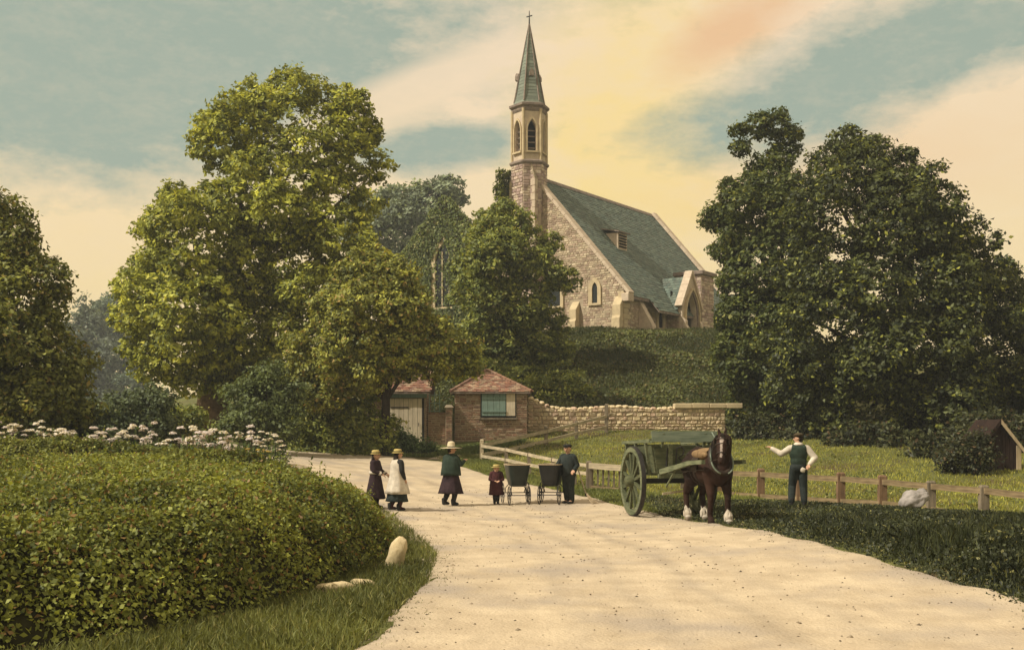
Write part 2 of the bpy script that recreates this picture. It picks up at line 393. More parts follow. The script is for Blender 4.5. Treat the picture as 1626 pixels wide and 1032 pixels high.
def build_road():
    n, m = 160, 90; rng = np.random.default_rng(5)
    jl = np.convolve(rng.normal(0, .16, n + 8), np.ones(3)/3, 'same')[4:-4]; jr = np.convolve(rng.normal(0, .2, n + 8), np.ones(3)/3, 'same')[4:-4]
    t = np.linspace(0, 1, m)
    W = np.linalg.norm(RR - RL, axis=1)
    tl = -.03 + jl / W; tr = 1.03 + jr / W
    T = tl[:, None] * (1 - t) + tr[:, None] * t
    XY = RL[:, None, :] * (1 - T[..., None]) + RR[:, None, :] * T[..., None]
    Z = tz(XY[..., 0], XY[..., 1])
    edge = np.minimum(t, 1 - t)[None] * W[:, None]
    ruts = -.012 * np.exp(-((t - .36) / .03)**2) - .012 * np.exp(-((t - .62) / .03)**2)
    Z = Z + .045 * np.clip(edge / .25, 0, 1) - .02 + ruts[None] + rng.normal(0, .004, Z.shape)
    V = np.concatenate([XY, Z[..., None]], -1).reshape(-1, 3)
    i = np.arange(n - 1)[:, None] * m + np.arange(m - 1)[None]
    Fc = np.stack([i, i + 1, i + m + 1, i + m], -1).reshape(-1, 4)
    sm = lambda v: np.convolve(np.r_[v[:6], v, v[-6:]], np.ones(7)/7, 'same')[6:-6]
    wv = sm(rng.normal(0, .05, n)); tr = np.zeros((n, m))
    for c0, k in ((.30, .5), (.42, .8), (.56, .9), (.68, .6)): tr += k*np.exp(-((t[None] - c0 - wv[:, None]*.5)/.022)**2)
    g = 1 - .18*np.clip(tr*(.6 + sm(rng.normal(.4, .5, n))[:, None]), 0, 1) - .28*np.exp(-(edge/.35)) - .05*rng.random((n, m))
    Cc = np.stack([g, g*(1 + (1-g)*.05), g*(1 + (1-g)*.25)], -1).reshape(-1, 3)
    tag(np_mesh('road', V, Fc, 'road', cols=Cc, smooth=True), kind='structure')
    # path from the road to the gap between the sheds
    a = np.array([(-3.4, 42.4), (-1.9, 41.2)]); b = np.array([(-2.35, 46.6), (-1.85, 46.6)])
    V = []; 
    for k in np.linspace(0, 1, 12):
        for s in np.linspace(0, 1, 5):
            p = (a[0]*(1-s)+a[1]*s)*(1-k) + (b[0]*(1-s)+b[1]*s)*k
            V.append((p[0], p[1], tz1(*p) + (.04 if 0 < s < 1 else -.02)))
    i = np.arange(11)[:, None]*5 + np.arange(4)[None]
    tag(np_mesh('path', V, np.stack([i, i+1, i+6, i+5], -1).reshape(-1, 4), 'road', cols=np.full((60, 3), .85), smooth=True), kind='structure')
build_ground(); build_road()

# loose stones on the road
def build_pebbles():
    rng = np.random.default_rng(11); V = []; Fc = []; C = []
    base = np.array([(1,0,0),(-1,0,0),(0,1,0),(0,-1,0),(0,0,.7),(0,0,-.5)], float)
    fs = np.array([(0,2,4),(2,1,4),(1,3,4),(3,0,4),(2,0,5),(1,2,5),(3,1,5),(0,3,5)])
    for k in range(3200):
        i = rng.integers(20, 110); t = rng.beta(.6, .6) if rng.random() < .6 else rng.random()
        p = RL[i]*(1-t) + RR[i]*t + rng.normal(0, .15, 2)
        s = rng.uniform(.006, .020) * (1.9 if rng.random() < .06 else 1)
        V.append(base * s * rng.uniform(.7, 1.3, (6, 3)) + (p[0], p[1], tz1(*p) + .022)); Fc.append(fs + 6*k)
        c = rng.choice([.10, .16, .3, .42]); C.append(np.tile((c, c*.8, c*.55), (6, 1)))
    tag(np_mesh('loose_stones', np.vstack(V), np.vstack(Fc), 'stone', cols=np.vstack(C)),
        'small loose stones scattered over the pale road', 'stones', kind='stuff')
build_pebbles()

# ---------------------------------------------------------------- foliage
def leaf_quads(C, Nrm, size, rng, aspect=.55, fold=.25):
    n = len(C); Nrm = Nrm / (np.linalg.norm(Nrm, axis=1, keepdims=True) + 1e-9)
    t = rng.normal(size=(n, 3)); t -= Nrm * (t * Nrm).sum(1, keepdims=True); t /= np.linalg.norm(t, axis=1, keepdims=True) + 1e-9
    b = np.cross(Nrm, t); a = (size * rng.uniform(.6, 1.35, n))[:, None]
    V = np.stack([C + t*a, C + b*a*aspect - Nrm*a*fold, C - t*a*.9, C - b*a*aspect - Nrm*a*fold], 1).reshape(-1, 3)
    return V, np.arange(4 * n).reshape(n, 4)

def crown_points(lobes, n, clump, rng, per=26, back=.45):
    lob = np.array(lobes, float); c = lob[:, :3]; r = lob[:, 3:]
    w = (r[:, 0]*r[:, 1]*r[:, 2])**(2/3); w /= w.sum()
    ncl = int(n / per * 1.9)
    k = rng.choice(len(lob), ncl, p=w)
    d = rng.normal(size=(ncl, 3)); d /= np.linalg.norm(d, axis=1, keepdims=True)
    keep = (d[:, 1] < .35) | (rng.random(ncl) < back)
    k, d = k[keep], d[keep]
    rr = np.where(rng.random(len(k)) < .18, rng.uniform(.4, .8, len(k)), 1 - np.abs(rng.normal(0, .10, len(k))) + rng.random(len(k))**4 * .10)
    p = c[k] + d * r[k] * rr[:, None]
    dist = np.full(len(p), 9.)
    for j in range(len(lob)):
        q = (((p - c[j]) / r[j])**2).sum(1); q[k == j] = 9; dist = np.minimum(dist, q)
    keep = (dist > .5) | (rng.random(len(p)) < .14)
    p, d = p[keep], d[keep]
    m = max(1, int(n / len(p)))
    s = rng.uniform(.5, 1.25, len(p)) * clump
    P_ = (p[:, None] + rng.normal(size=(len(p), m, 3)).clip(-1.6, 1.6) * s[:, None, None] * np.array([.62, .62, .4])).reshape(-1, 3)
    D_ = np.repeat(d, m, 0)
    cl = np.repeat(rng.normal(0, 1, len(p)), m)
    return P_, D_, cl

def leaf_cols(cl, n, pal, rng, cvar=.22):
    a, b = np.array(pal[0]), np.array(pal[1])
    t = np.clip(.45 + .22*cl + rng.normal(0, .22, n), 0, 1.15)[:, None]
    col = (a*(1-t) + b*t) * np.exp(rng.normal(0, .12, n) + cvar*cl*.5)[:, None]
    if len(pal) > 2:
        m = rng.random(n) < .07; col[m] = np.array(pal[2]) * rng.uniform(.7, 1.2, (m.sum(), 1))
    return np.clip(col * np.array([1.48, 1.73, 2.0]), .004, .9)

def foliage(name, lobes, n, size, pal, seed, parent, clump=.5, up=.55, per=26, back=.45):
    rng = np.random.default_rng(seed)
    C, D, cl = crown_points(ragged(lobes, seed), n, clump, rng, per, back)
    nr = D*.7 + np.array([0, 0, up]) + rng.normal(0, .5, C.shape)
    V, Fc = leaf_quads(C, nr, size, rng)
    return np_mesh(name, V, Fc, 'leaf', parent, np.repeat(leaf_cols(cl, len(C), pal, rng), 4, 0))

def ragged(lobes, seed):
    rng = np.random.default_rng(seed + 500); out = []
    for x, y, z, a, b, c in lobes:
        out.append((x, y, z, a*.84, b*.84, c*.84))
        for k in range(int(5 + 9*min(1, a/1.6))):
            d = rng.normal(size=3); d /= np.linalg.norm(d)
            if d[1] > .45: d[1] *= -1
            f = rng.uniform(.24, .42); q = rng.uniform(.78, .98)
            out.append((x + d[0]*a*q, y + d[1]*b*q, z + d[2]*c*q, a*f, a*f, a*f*.85))
    return out

def px_lobes(spec, Y, ysc=1.0):
    out = []
    for q in spec:
        px, py, r = q[:3]; dy = q[3] if len(q) > 3 else 0.0
        sy = q[4] if len(q) > 4 else 1.0
        p = P(px, py, Y + dy); m = r / F * Y
        out.append((p.x, p.y, p.z, m, m * ysc, m * sy))
    return out

def tree(name, label, cat, base_px, Y, spec, n, size, pal, seed, trunk_r, bark='bark', clump=.5, ysc=1.0, group=None, limbs=8, up=.55, flare=1.5, top_frac=.6, per=26, lean=0.0):
    bx = (base_px - CX) / F * Y; bz = tz1(bx, Y)
    root = empty(name, (bx, Y, bz))
    lob = px_lobes(spec, Y, ysc)
    loc = [(x - bx, y - Y, z - bz, a, b, c) for x, y, z, a, b, c in lob]
    rng = random.Random(seed)
    H = max(l[2] + l[5] for l in loc)
    cx = sum(l[0]*l[3] for l in loc) / sum(l[3] for l in loc)
    mb = MB(); pts = []; rs = []
    for i in range(9):
        t = i / 8; pts.append((cx*t*t*.6 + rng.uniform(-.04, .04)*H*.2 + lean*t, rng.uniform(-.08, .08), -.3 + (H*top_frac + .3)*t))
        rs.append(trunk_r * (flare if i == 0 else (1 + (flare-1)*.3 if i == 1 else 1)) * (1 - .8*t))
    mb.tube(pts, rs, 10)
    big = sorted(loc, key=lambda l: -l[3])[:limbs]
    for l in big:
        t = min(.95, max(.25, (l[2] / (H*top_frac)) * .6)); i = int(t*8); a = Vector(pts[i]); b = Vector(l[:3])
        mid = a.lerp(b, .5) + Vector((rng.uniform(-.2, .2), rng.uniform(-.2, .2), rng.uniform(.0, .4)))
        mb.tube([a, mid, b, b + (b - mid)*.5], [rs[i]*.55, rs[i]*.4, rs[i]*.2, .015], 6)
    mb.build('trunk', bark, root, smooth=True)
    foliage('crown', loc, int(n*1.75), size*.74, pal, seed, root, clump*.62, up, 16)
    return tag(root, label, cat, group)

OLIVE = ((.085, .088, .016), (.32, .28, .036), (.42, .34, .05))
OLIVE_D = ((.075, .085, .020), (.22, .20, .036), (.25, .20, .036))
DARK = ((.016, .019, .008), (.082, .080, .017), (.24, .21, .03))
BROWN = ((.075, .076, .018), (.29, .25, .042), (.28, .17, .045))
HAZE_GREY = ((.085, .09, .05), (.21, .21, .11))  # leaf colour with the haze over the far tree painted in
HAZE_BLUE = ((.085, .095, .062), (.17, .18, .105))  # bluish haze of the distance mixed into the leaf colour

BIG = [(470,235,105,0),(395,205,62,-1),(352,232,42,-1),(338,205,26,0),(400,160,30,0),(440,152,26,1),(478,148,30,-.5),(502,140,24,0),(545,160,22,0),(560,185,40,-.6),(577,180,14,0),(585,215,24,0),(566,262,44,-1),(590,268,14,0),(600,214,10,0),
 (440,310,95,-1.5),(530,330,62,-1.6),(395,330,60,-1),(545,390,55,-2),(560,420,40,-1),
 (330,330,42,-1),(285,330,34,0),(262,365,40,-.5),(310,390,80,-2),(240,425,34,-.5),(222,440,16,0),(258,455,58,-1.5),(238,500,36,-1),(236,545,40,-1),(300,500,92,-2.5),(400,440,90,-.3),(470,430,80,-.6),(400,540,95,.3),(480,520,75,-.8),(290,560,58,-2.0),(240,575,40,-1.2),(375,575,46,-1.5),(450,590,70,-1),(510,470,60,-2)]
tree('broadleaf_tree', 'tall olive-green tree with ragged top, highest of the trees left of the church', 'tree', 338, 51, BIG, 66000, .158, OLIVE, 21, .78, limbs=12, clump=.42, flare=1.7)
MID = [(590,430,42,0),(560,455,45,-.5),(625,455,46,-.3),(645,490,40,-.6),(540,500,50,-.6),(600,510,75,-1),(680,540,46,-.6),(715,555,38,-.5),(742,576,24,0),(640,545,48,-1),(560,560,60,-1.2),(500,560,46,-.5),(515,610,44,-.8),(685,570,32,-.8),(575,590,32,-.8),(722,576,26,-.4),(640,575,30,-.3),(485,600,32,0)]
tree('broadleaf_tree', 'brownish green tree standing in front of the two small sheds', 'tree', 612, 43.8, MID, 34000, .12, BROWN, 22, .26, 'bark_dark', clump=.38, limbs=8, top_frac=.55)
CHU = [(785,365,36,0),(772,385,30,-.5),(812,362,40,-.6),(742,428,25,-.3),(788,420,54,-1.2),(835,400,46,-.6),(850,440,40,-.8),(735,465,20,0),(785,480,50,-.6),(830,480,48,-.8),(905,440,17,-1,.6),(885,450,22,-1,.6),(764,516,32,.5),(850,535,50,.2),(800,560,56,.4),(870,580,42,.6),(760,570,50,.4),(830,610,40,0),(885,610,34,.5),(880,545,30,.3)]
tree('broadleaf_tree', 'rounded yellow-green tree growing on the bank against the church front', 'tree', 815, 61, CHU, 30000, .16, OLIVE_D, 23, .3, 'bark_dark', clump=.5, limbs=9)
LEFT = [(-20,330,50,0),(0,372,52,0),(28,395,40,-.5),(48,350,12,0),(62,440,38,-.6),(85,425,14,0),(30,470,60,-1),(84,490,30,-.5),(98,470,14,0),(88,560,42,-1),(30,570,75,-1.5),(108,600,42,-1),(125,640,30,-.6),(60,640,60,-1.4),(-50,430,90,0),(-50,560,100,0),(0,655,50,-.8)]
tree('broadleaf_tree', 'dark olive tree cut off by the left edge of the picture', 'tree', -10, 33, LEFT, 34000, .11, ((.065,.065,.016),(.18,.16,.028),(.20,.13,.03)), 24, .35, 'bark_dark', clump=.38)
BEH = [(600,335,32,0),(585,370,40,0),(640,330,38,0),(630,380,60,0),(680,320,32,0),(708,306,22,0),(724,298,13,0),(675,365,50,0),(600,425,50,0),(728,318,12,0),(570,330,26,0)]
tree('broadleaf_tree', 'hazy grey-green tree rising behind the ivy-covered gable', 'tree', 645, 120, BEH, 14000, .36, HAZE_GREY, 25, .5, 'bark_dark', clump=1.0)
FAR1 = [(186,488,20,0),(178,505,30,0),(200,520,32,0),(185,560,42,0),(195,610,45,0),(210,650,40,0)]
tree('broadleaf_tree', 'distant blue-grey tree with domed top seen between the left trees', 'tree', 195, 170, FAR1, 8000, .45, HAZE_BLUE, 26, .5, 'bark_dark', clump=1.4)
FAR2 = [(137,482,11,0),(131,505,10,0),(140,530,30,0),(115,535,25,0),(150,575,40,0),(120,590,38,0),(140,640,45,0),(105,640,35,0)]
tree('broadleaf_tree', 'distant grey tree with a small topknot beside the left edge tree', 'tree', 135, 160, FAR2, 8000, .42, ((.065,.068,.045),(.125,.128,.075)), 27, .45, 'bark_dark', clump=1.3)  # greyed leaf palette has distance haze painted in
R1 = [(1232,202,26,0),(1205,198,20,0),(1175,208,13,0),(1262,212,12,0),(1255,238,14,0),(1176,236,15,0),(1240,250,22,0),(1200,262,16,0),(1232,288,38,-.5),(1190,300,28,-.5),(1160,300,18,0),(1148,344,26,0),(1122,352,12,0),(1195,350,52,-1),(1240,355,40,-.6),(1166,395,32,-.6),(1140,395,12,0),(1218,425,70,-1.5),(1170,450,36,-.8),(1165,505,34,-.6),(1225,520,72,-1.2),(1185,570,48,-1),(1250,600,72,-.6),(1200,640,46,-.6),(1250,680,45,0)]
tree('broadleaf_tree', 'dark tree with a gap in its high narrow top, nearest the church porch', 'tree', 1250, 53, R1, 46000, .145, ((.030,.036,.010),(.085,.085,.016),(.16,.135,.02)), 28, .4, 'bark_dark', clump=.42, limbs=10)
R2 = [(1345,228,30,0),(1385,235,24,0),(1318,255,30,-.5),(1360,275,48,-1),(1308,300,22,0),(1425,280,40,-.5),(1455,315,30,-.5),(1340,340,80,-1.6),(1430,360,85,-1.6),(1482,365,40,-.8),(1505,410,36,-.6),(1310,420,70,-1.2),(1420,460,110,-2.2),(1550,360,16,0),(1545,395,18,0),(1575,385,16,0),(1572,425,22,0),(1604,428,18,0),(1510,460,70,-1),(1590,470,44,-.6),(1625,490,44,-.5),(1330,530,100,-1.6),(1460,570,115,-2),(1570,560,80,-1.6),(1640,590,80,-1),(1300,620,70,-1),(1390,640,85,-1.4),(1500,665,75,-1.4),(1590,665,65,-1),(1340,690,45,-.5),(1440,700,40,-.6),(1690,560,90,0),(1680,660,70,0)]
tree('broadleaf_tree', 'huge dark domed tree with foliage down to the grass on the right', 'tree', 1430, 48.5, R2, 88000, .14, DARK, 29, .75, 'bark_dark', clump=.45, limbs=12)

def bush(name, label, cat, Y, spec, n, size, pal, seed, clump=.3, ysc=.8, group=None):
    lob = px_lobes(spec, Y, ysc); bx = lob[0][0]; bz = tz1(bx, Y); root = empty(name, (bx, Y, bz))
    loc = [(x-bx, y-Y, z-bz, a, b, c) for x, y, z, a, b, c in lob]
    rng = random.Random(seed); mb = MB()
    for l in loc:
        for k in range(3):
            e = Vector(l[:3]) + Vector((rng.uniform(-.5,.5)*l[3], rng.uniform(-.5,.5)*l[4], rng.uniform(-.3,.5)*l[5]))
            b = Vector((l[0]*.8, l[1]*.6, -.15)); mb.tube([b, b.lerp(e, .5) + Vector((0,0,.1)), e], [.04, .028, .008], 5)
    mb.build('stem', 'bark_dark', root)['kind'] = 'stuff'
    foliage('foliage', loc, n, size, pal, seed, root, clump)
    return tag(root, label, cat, group)

bush('shrub', 'broad dark green shrub under the brownish tree beside the road bend', 'shrub', 44.2, [(560,675,50,0),(505,672,46,0),(470,690,34,0),(600,690,36,-.2),(535,705,32,-.6),(485,712,22,-.5),(590,712,24,-.6),(545,640,46,.4),(500,640,36,.3)], 16000, .085, OLIVE_D, 31)
bush('shrub', 'low grey-green shrub in front of the cream shed door', 'shrub', 45.3, [(640,706,24,0),(612,714,22,-.3),(668,712,20,-.2),(690,722,14,-.5)], 5000, .07, ((.05,.065,.025),(.12,.14,.05)), 32)
bush('shrub', 'blue-green shrub right of the brown tree trunk behind the flowers', 'shrub', 41, [(420,640,42,0),(400,670,40,0),(450,670,34,0),(430,600,32,0.4),(385,630,30,.4),(460,620,26,.5)], 10000, .08, ((.05,.056,.018),(.12,.125,.038)), 33)
bush('shrub', 'grey-green shrub left of the brown tree trunk behind the flowers', 'shrub', 41.5, [(215,650,46,0),(180,660,40,0),(250,660,38,-.2),(150,670,30,0)], 10000, .085, ((.045,.052,.022),(.10,.105,.040)), 34)
bush('shrub', 'olive shrub directly behind the flower row at the brown trunk foot', 'shrub', 43, [(300,668,26,0),(275,672,28,0),(255,670,26,0),(345,690,14,-.5)], 5000, .08, OLIVE_D, 45)
bush('shrub', 'dark shrub at the foot of the left edge tree', 'shrub', 33.5, [(60,680,26,0),(110,670,28,0),(20,680,26,0),(140,680,20,0),(-20,675,26,0)], 7000, .07, ((.022,.026,.012),(.055,.06,.02)), 35)
for q, (lab, Yb, sp) in enumerate((('dark undergrowth at the foot of the narrow-topped tree by the paddock', 47, [(1215,690,34,0),(1255,700,30,-.4),(1290,705,28,-.3),(1190,680,24,0)]),
        ('dark undergrowth at the middle of the huge domed tree foot', 43.5, [(1360,700,34,0),(1330,706,26,0),(1400,706,32,-.3),(1440,712,28,-.3)]),
        ('dark undergrowth reaching the small timber hut on the right', 39.5, [(1500,712,34,0),(1470,716,28,0),(1600,690,44,1.5),(1650,695,44,1.5),(1550,690,40,1.5)]))):
    bush('shrub', lab, 'shrub', Yb, sp, 9000, .085, ((.018,.020,.009),(.06,.055,.016),(.09,.05,.02)), 37+q)
bush('shrub', 'low dark bush half hiding the left side of the timber hut', 'shrub', 35.2, [(1538,722,26,0),(1560,730,17,-.2),(1512,728,20,0),(1552,705,20,.2)], 5000, .06, ((.014,.016,.008),(.05,.045,.014),(.09,.05,.02)), 44)
bush('shrub', 'leafy undergrowth on the slope between tiled shed and church', 'shrub', 56, [(880,640,26,0),(850,625,30,0),(900,615,28,.5),(930,630,18,0),(800,610,34,.5),(760,600,36,.6)], 9000, .1, OLIVE_D, 36)

# ---------------------------------------------------------------- hedges
def hedge_obj(name, label, poly, h_fn, n_leaf, size, pal, seed, step=.3):
    poly = np.array(poly, float); rng = np.random.default_rng(seed)
    def inside_d(x, y):
        ins = np.zeros(x.shape, bool); dmin = np.full(x.shape, 1e9); m = len(poly)
        for i in range(m):
            x1, y1 = poly[i]; x2, y2 = poly[(i+1) % m]
            c = ((y1 > y) != (y2 > y)) & (x < (x2-x1)*(y-y1)/((y2-y1) + 1e-12) + x1); ins ^= c
            dx, dy = x2-x1, y2-y1; t = np.clip(((x-x1)*dx + (y-y1)*dy)/(dx*dx+dy*dy), 0, 1)
            dmin = np.minimum(dmin, np.hypot(x-x1-t*dx, y-y1-t*dy))
        return np.where(ins, dmin, -dmin)
    x0, y0 = poly.min(0); x1, y1 = poly.max(0)
    ox, oy = poly.mean(0); oz = tz1(ox, oy)
    root = empty(name, (ox, oy, oz))
    gx = np.arange(x0 - step, x1 + step*2, step); gy = np.arange(y0 - step, y1 + step*2, step)
    X, Y = np.meshgrid(gx, gy); D = inside_d(X, Y); G = tz(X, Y)
    H = np.where(D > 0, h_fn(X, Y, D), 0) - .2
    Z = G + np.where(D > 0, np.maximum(H, -.1), -.25)
    V = np.stack([X-ox, Y-oy, Z-oz], -1).reshape(-1, 3); nx = len(gx)
    i = np.arange(len(gy)-1)[:, None]*nx + np.arange(nx-1)[None]
    Fc = np.stack([i, i+1, i+nx+1, i+nx], -1).reshape(-1, 4)
    dd = D.ravel(); Fc = Fc[(dd[Fc] > -step*1.5).any(1)]
    np_mesh('branches', V, Fc, 'hedge_core', root, smooth=True)
    # leaves, spread evenly over the real surface
    m = n_leaf * 5
    x = rng.uniform(x0, x1, m); y = rng.uniform(y0, y1, m); d = inside_d(x, y); e = .08
    ok = d > 0; x, y, d = x[ok], y[ok], d[ok]
    h = h_fn(x, y, d); hx = h_fn(x+e, y, inside_d(x+e, y).clip(0)); hy = h_fn(x, y+e, inside_d(x, y+e).clip(0))
    gxn, gyn = (hx-h)/e, (hy-h)/e; w = np.sqrt(1 + gxn**2 + gyn**2)
    # nearer leaves show larger: keep more of them
    wt = w * np.clip(18.0 / np.hypot(x, y), .45, 2.2)**1.5
    pick = rng.choice(len(x), min(n_leaf, len(x)), p=wt/wt.sum(), replace=True)
    x, y, h, gxn, gyn = x[pick], y[pick], h[pick], gxn[pick], gyn[pick]
    nr = np.stack([-gxn, -gyn, np.ones_like(gxn)], 1); nr /= np.linalg.norm(nr, axis=1, keepdims=True)
    lump = np.sin(x*3.1 + np.cos(y*2.3)*1.5) * np.cos(y*2.7 + np.sin(x*1.9)) * .05 + np.sin(x*9 + y*7) * .02
    off = lump*1.3 - np.abs(rng.normal(0, .11, len(x))) + (rng.random(len(x)) < .05) * rng.uniform(0, .14, len(x))
    C = np.stack([x + rng.normal(0, .03, len(x)), y + rng.normal(0, .03, len(x)), tz(x, y) + h], 1) + nr*off[:, None]
    ns = n_leaf // 700; js = rng.integers(0, len(C), ns); t = np.linspace(0, 1, 11)          # stray shoots
    ln = rng.uniform(.10, .34, ns)[:, None, None]; dr = nr[js]*.5 + np.array([0, 0, .8]) + rng.normal(0, .25, (ns, 3))
    S = C[js][:, None] + dr[:, None]*ln*t[None, :, None] + rng.normal(0, .012, (ns, 11, 3)); idx = np.repeat(js, 11)
    C = np.vstack([C, S.reshape(-1, 3)]); nr = np.vstack([nr, nr[idx]]); x = np.r_[x, x[idx]]; y = np.r_[y, y[idx]]
    V, Fc = leaf_quads(C - np.array([ox, oy, oz]), nr*.8 + np.array([0, 0, .35]) + rng.normal(0, .75, C.shape), size, rng, .6)
    q = np.sin(x*1.3 + 2*np.sin(y*.9)) * .6 + np.sin(x*4.1 - y*3.3) * .5 + rng.normal(0, .5, len(x))
    np_mesh('leaves', V, Fc, 'leaf', root, np.repeat(leaf_cols(q, len(C), pal, rng), 4, 0))
    return tag(root, label, 'hedge')

def h_near(x, y, d):
    hm = 1.30 - .07*np.sin(x*1.1 + y*.6) - .07*np.sin(y*1.7 - x*.4) - .03*np.sin(x*3.7 + y*2.9)
    return hm * (1 - np.exp(-(np.maximum(d, 0) / .50)**1.15))
hedge_obj('hedge', 'big rounded leafy hedge filling the lower left foreground',
    [(-15,8.4),(-6.3,8.7),(-4.6,9.2),(-3.5,10.2),(-2.75,11.6),(-2.35,13.2),(-2.05,15),(-1.80,17.2),(-1.95,19.4),(-2.8,21.2),(-4.4,22.2),(-6.5,22.9),(-10,23),(-15,23)],
    h_near, 230000, .031, ((.040,.046,.010),(.22,.20,.034),(.19,.10,.032)), 41)
hedge_obj('hedge', 'low clipped hedge below the row of white flowers',
    [(-20,25.6),(-10,25.9),(-7.6,26.6),(-6.3,27.8),(-5.9,28.9),(-6.6,29.0),(-8.5,28.0),(-11,27.5),(-20,27.3)],
    lambda x, y, d: (1.22 - .06*np.sin(x*1.3) + np.clip((-x-7)*.02, -.3, .06)) * (1 - np.exp(-(np.maximum(d, 0)/.28)**1.2)), 42000, .045, ((.055,.062,.012),(.17,.15,.024),(.13,.08,.02)), 42, .2)

# ---------------------------------------------------------------- grass
def grass(name, label, xy, h, w, pal, seed, lean=.35, kind='stuff', cat='grass'):
    rng = np.random.default_rng(seed); n = len(xy); x, y = xy[:, 0], xy[:, 1]
    z = tz(x, y) - .02
    a = rng.uniform(0, 2*np.pi, n); hh = h * rng.uniform(.45, 1.3, n) if np.isscalar(h) else h * rng.uniform(.5, 1.25, n)
    ww = w * rng.uniform(.7, 1.3, n); la = rng.uniform(0, 2*np.pi, n); ll = hh * np.abs(rng.normal(0, lean, n))
    B = np.stack([x, y, z], 1); s = np.stack([np.cos(a), np.sin(a), np.zeros(n)], 1) * ww[:, None]/2
    mid = B + np.stack([np.cos(la)*ll*.35, np.sin(la)*ll*.35, hh*.6], 1)
    tip = B + np.stack([np.cos(la)*ll, np.sin(la)*ll, hh*(1 - .1*np.minimum(ll/hh, 1))], 1)
    V = np.stack([B - s, B + s, mid + s*.75, tip, mid - s*.75], 1).reshape(-1, 3)
    Fc = np.arange(5*n).reshape(n, 5)
    q = np.sin(x*2.1 + np.sin(y*1.7)*2)*.5 + np.sin(x*.7 - y*.9)*.6 + rng.normal(0, .5, n)
    o = np_mesh(name, V, Fc, 'grass', None, np.repeat(leaf_cols(q, n, pal, rng), 5, 0))
    return tag(o, label, cat, kind=kind)

def in_poly(x, y, poly):
    ins = np.zeros(x.shape, bool); m = len(poly)
    for i in range(m):
        x1, y1 = poly[i]; x2, y2 = poly[(i+1) % m]
        ins ^= ((y1 > y) != (y2 > y)) & (x < (x2-x1)*(y-y1)/((y2-y1)+1e-12) + x1)
    return ins
def scatter(poly, n, seed, dens=None):
    rng = np.random.default_rng(seed); poly = np.array(poly, float); lo, hi = poly.min(0), poly.max(0); out = []; tot = 0
    while tot < n:
        q = rng.uniform(lo, hi, (n*2, 2)); ok = in_poly(q[:, 0], q[:, 1], poly)
        if dens is not None: ok &= rng.random(len(q)) < dens(q[:, 0], q[:, 1])
        out.append(q[ok]); tot += ok.sum()
    return np.vstack(out)[:n]
road_poly = np.vstack([RL, RR[::-1]])
def off_road(x, y): return (~in_poly(x, y, road_poly)).astype(float)
def wob(v, k): return np.sin(v*3.1 + k)*.10 + np.sin(v*7.7 + 2*k)*.06

verge_poly = [(-3.2,7),(-1.55,7),(-1.4,10),(-1.08,14.2),(-1.2,17.6),(-1.9,21.3),(-2.8,25.4),(-4.6,31.6),(-7.0,35.4),(-7.6,35),(-5.4,30),(-4.6,24.4),(-3.4,22),(-2.4,19.6),(-2.2,17.5),(-2.4,15),(-2.7,13),(-3.6,10.2),(-5,8.6)]
grass('verge_grass', 'rough green grass strip between the hedge foot and the road', scatter(verge_poly, 42000, 51, lambda x, y: np.clip(14/np.hypot(x, y), .2, 1)**2),   .13, .011, ((.050,.050,.014),(.15,.135,.034),(.24,.19,.06)), 51, .5)
# overgrown bank right of the road
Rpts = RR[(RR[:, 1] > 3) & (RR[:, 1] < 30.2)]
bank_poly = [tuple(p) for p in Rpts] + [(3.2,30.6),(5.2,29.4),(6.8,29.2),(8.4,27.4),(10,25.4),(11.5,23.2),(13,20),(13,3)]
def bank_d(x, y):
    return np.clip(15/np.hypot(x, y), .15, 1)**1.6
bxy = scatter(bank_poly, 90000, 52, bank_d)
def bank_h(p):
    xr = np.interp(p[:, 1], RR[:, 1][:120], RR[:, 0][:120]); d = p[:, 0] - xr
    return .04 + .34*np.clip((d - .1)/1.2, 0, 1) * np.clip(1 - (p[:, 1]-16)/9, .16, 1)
grass('bank_grass', 'rank grass covering the bank right of the road, shade painted into its dark colour', bxy, bank_h(bxy), .016, ((.010,.012,.005),(.034,.034,.010),(.11,.095,.025)), 52, .45)  # near-black blades: shade on this verge is painted into the palette
pad_poly = [(-1.0,42),(.8,36.5),(2.8,32),(4.4,30.4),(6.9,31.0),(9.2,27.9),(11,25.6),(13,22),(20,24),(24,34),(22,44),(12,48),(10,49.8),(.9,49.8),(-1.6,46.2)]
grass('paddock_grass', 'sunlit yellow-green grass of the fenced paddock below the stone wall', scatter(pad_poly, 60000, 53, lambda x, y: np.clip(30/np.hypot(x, y), .3, 1)**1.5), .10, .022, ((.13,.118,.018),(.30,.245,.038),(.36,.28,.06)), 53, .5)
vr_poly = [(2.0,30.6),(.5,34.6),(-1.1,38.1),(-2.9,42.2),(-3.3,44.5),(-2.6,46),(-1.4,43),(-.9,41.6),(.8,36.6),(2.9,31.9),(4.4,30.2),(6.8,30.6),(6.7,29.2),(5,29.4),(3.4,30.2),(3.6,26.4),(3.2,26.5)]
grass('roadside_grass', 'narrow grass verge at the foot of the paddock rails', scatter(vr_poly, 16000, 54), .10, .02, ((.07,.075,.017),(.18,.165,.036)), 54, .5)
mound_poly = [(.5,50.6),(10.5,50.6),(16,52),(18,62),(16,72.5),(12.6,70.6),(9.8,69.2),(6.8,68.6),(2,71.8),(-1,72),(-6,60),(-3,50.6)]
mxy = scatter(mound_poly, 70000, 55)
grass('churchyard_grass', 'long olive grass on the steep churchyard bank below the church', mxy, .26, .04, ((.026,.030,.010),(.078,.072,.017),(.10,.065,.022)), 55, .6)
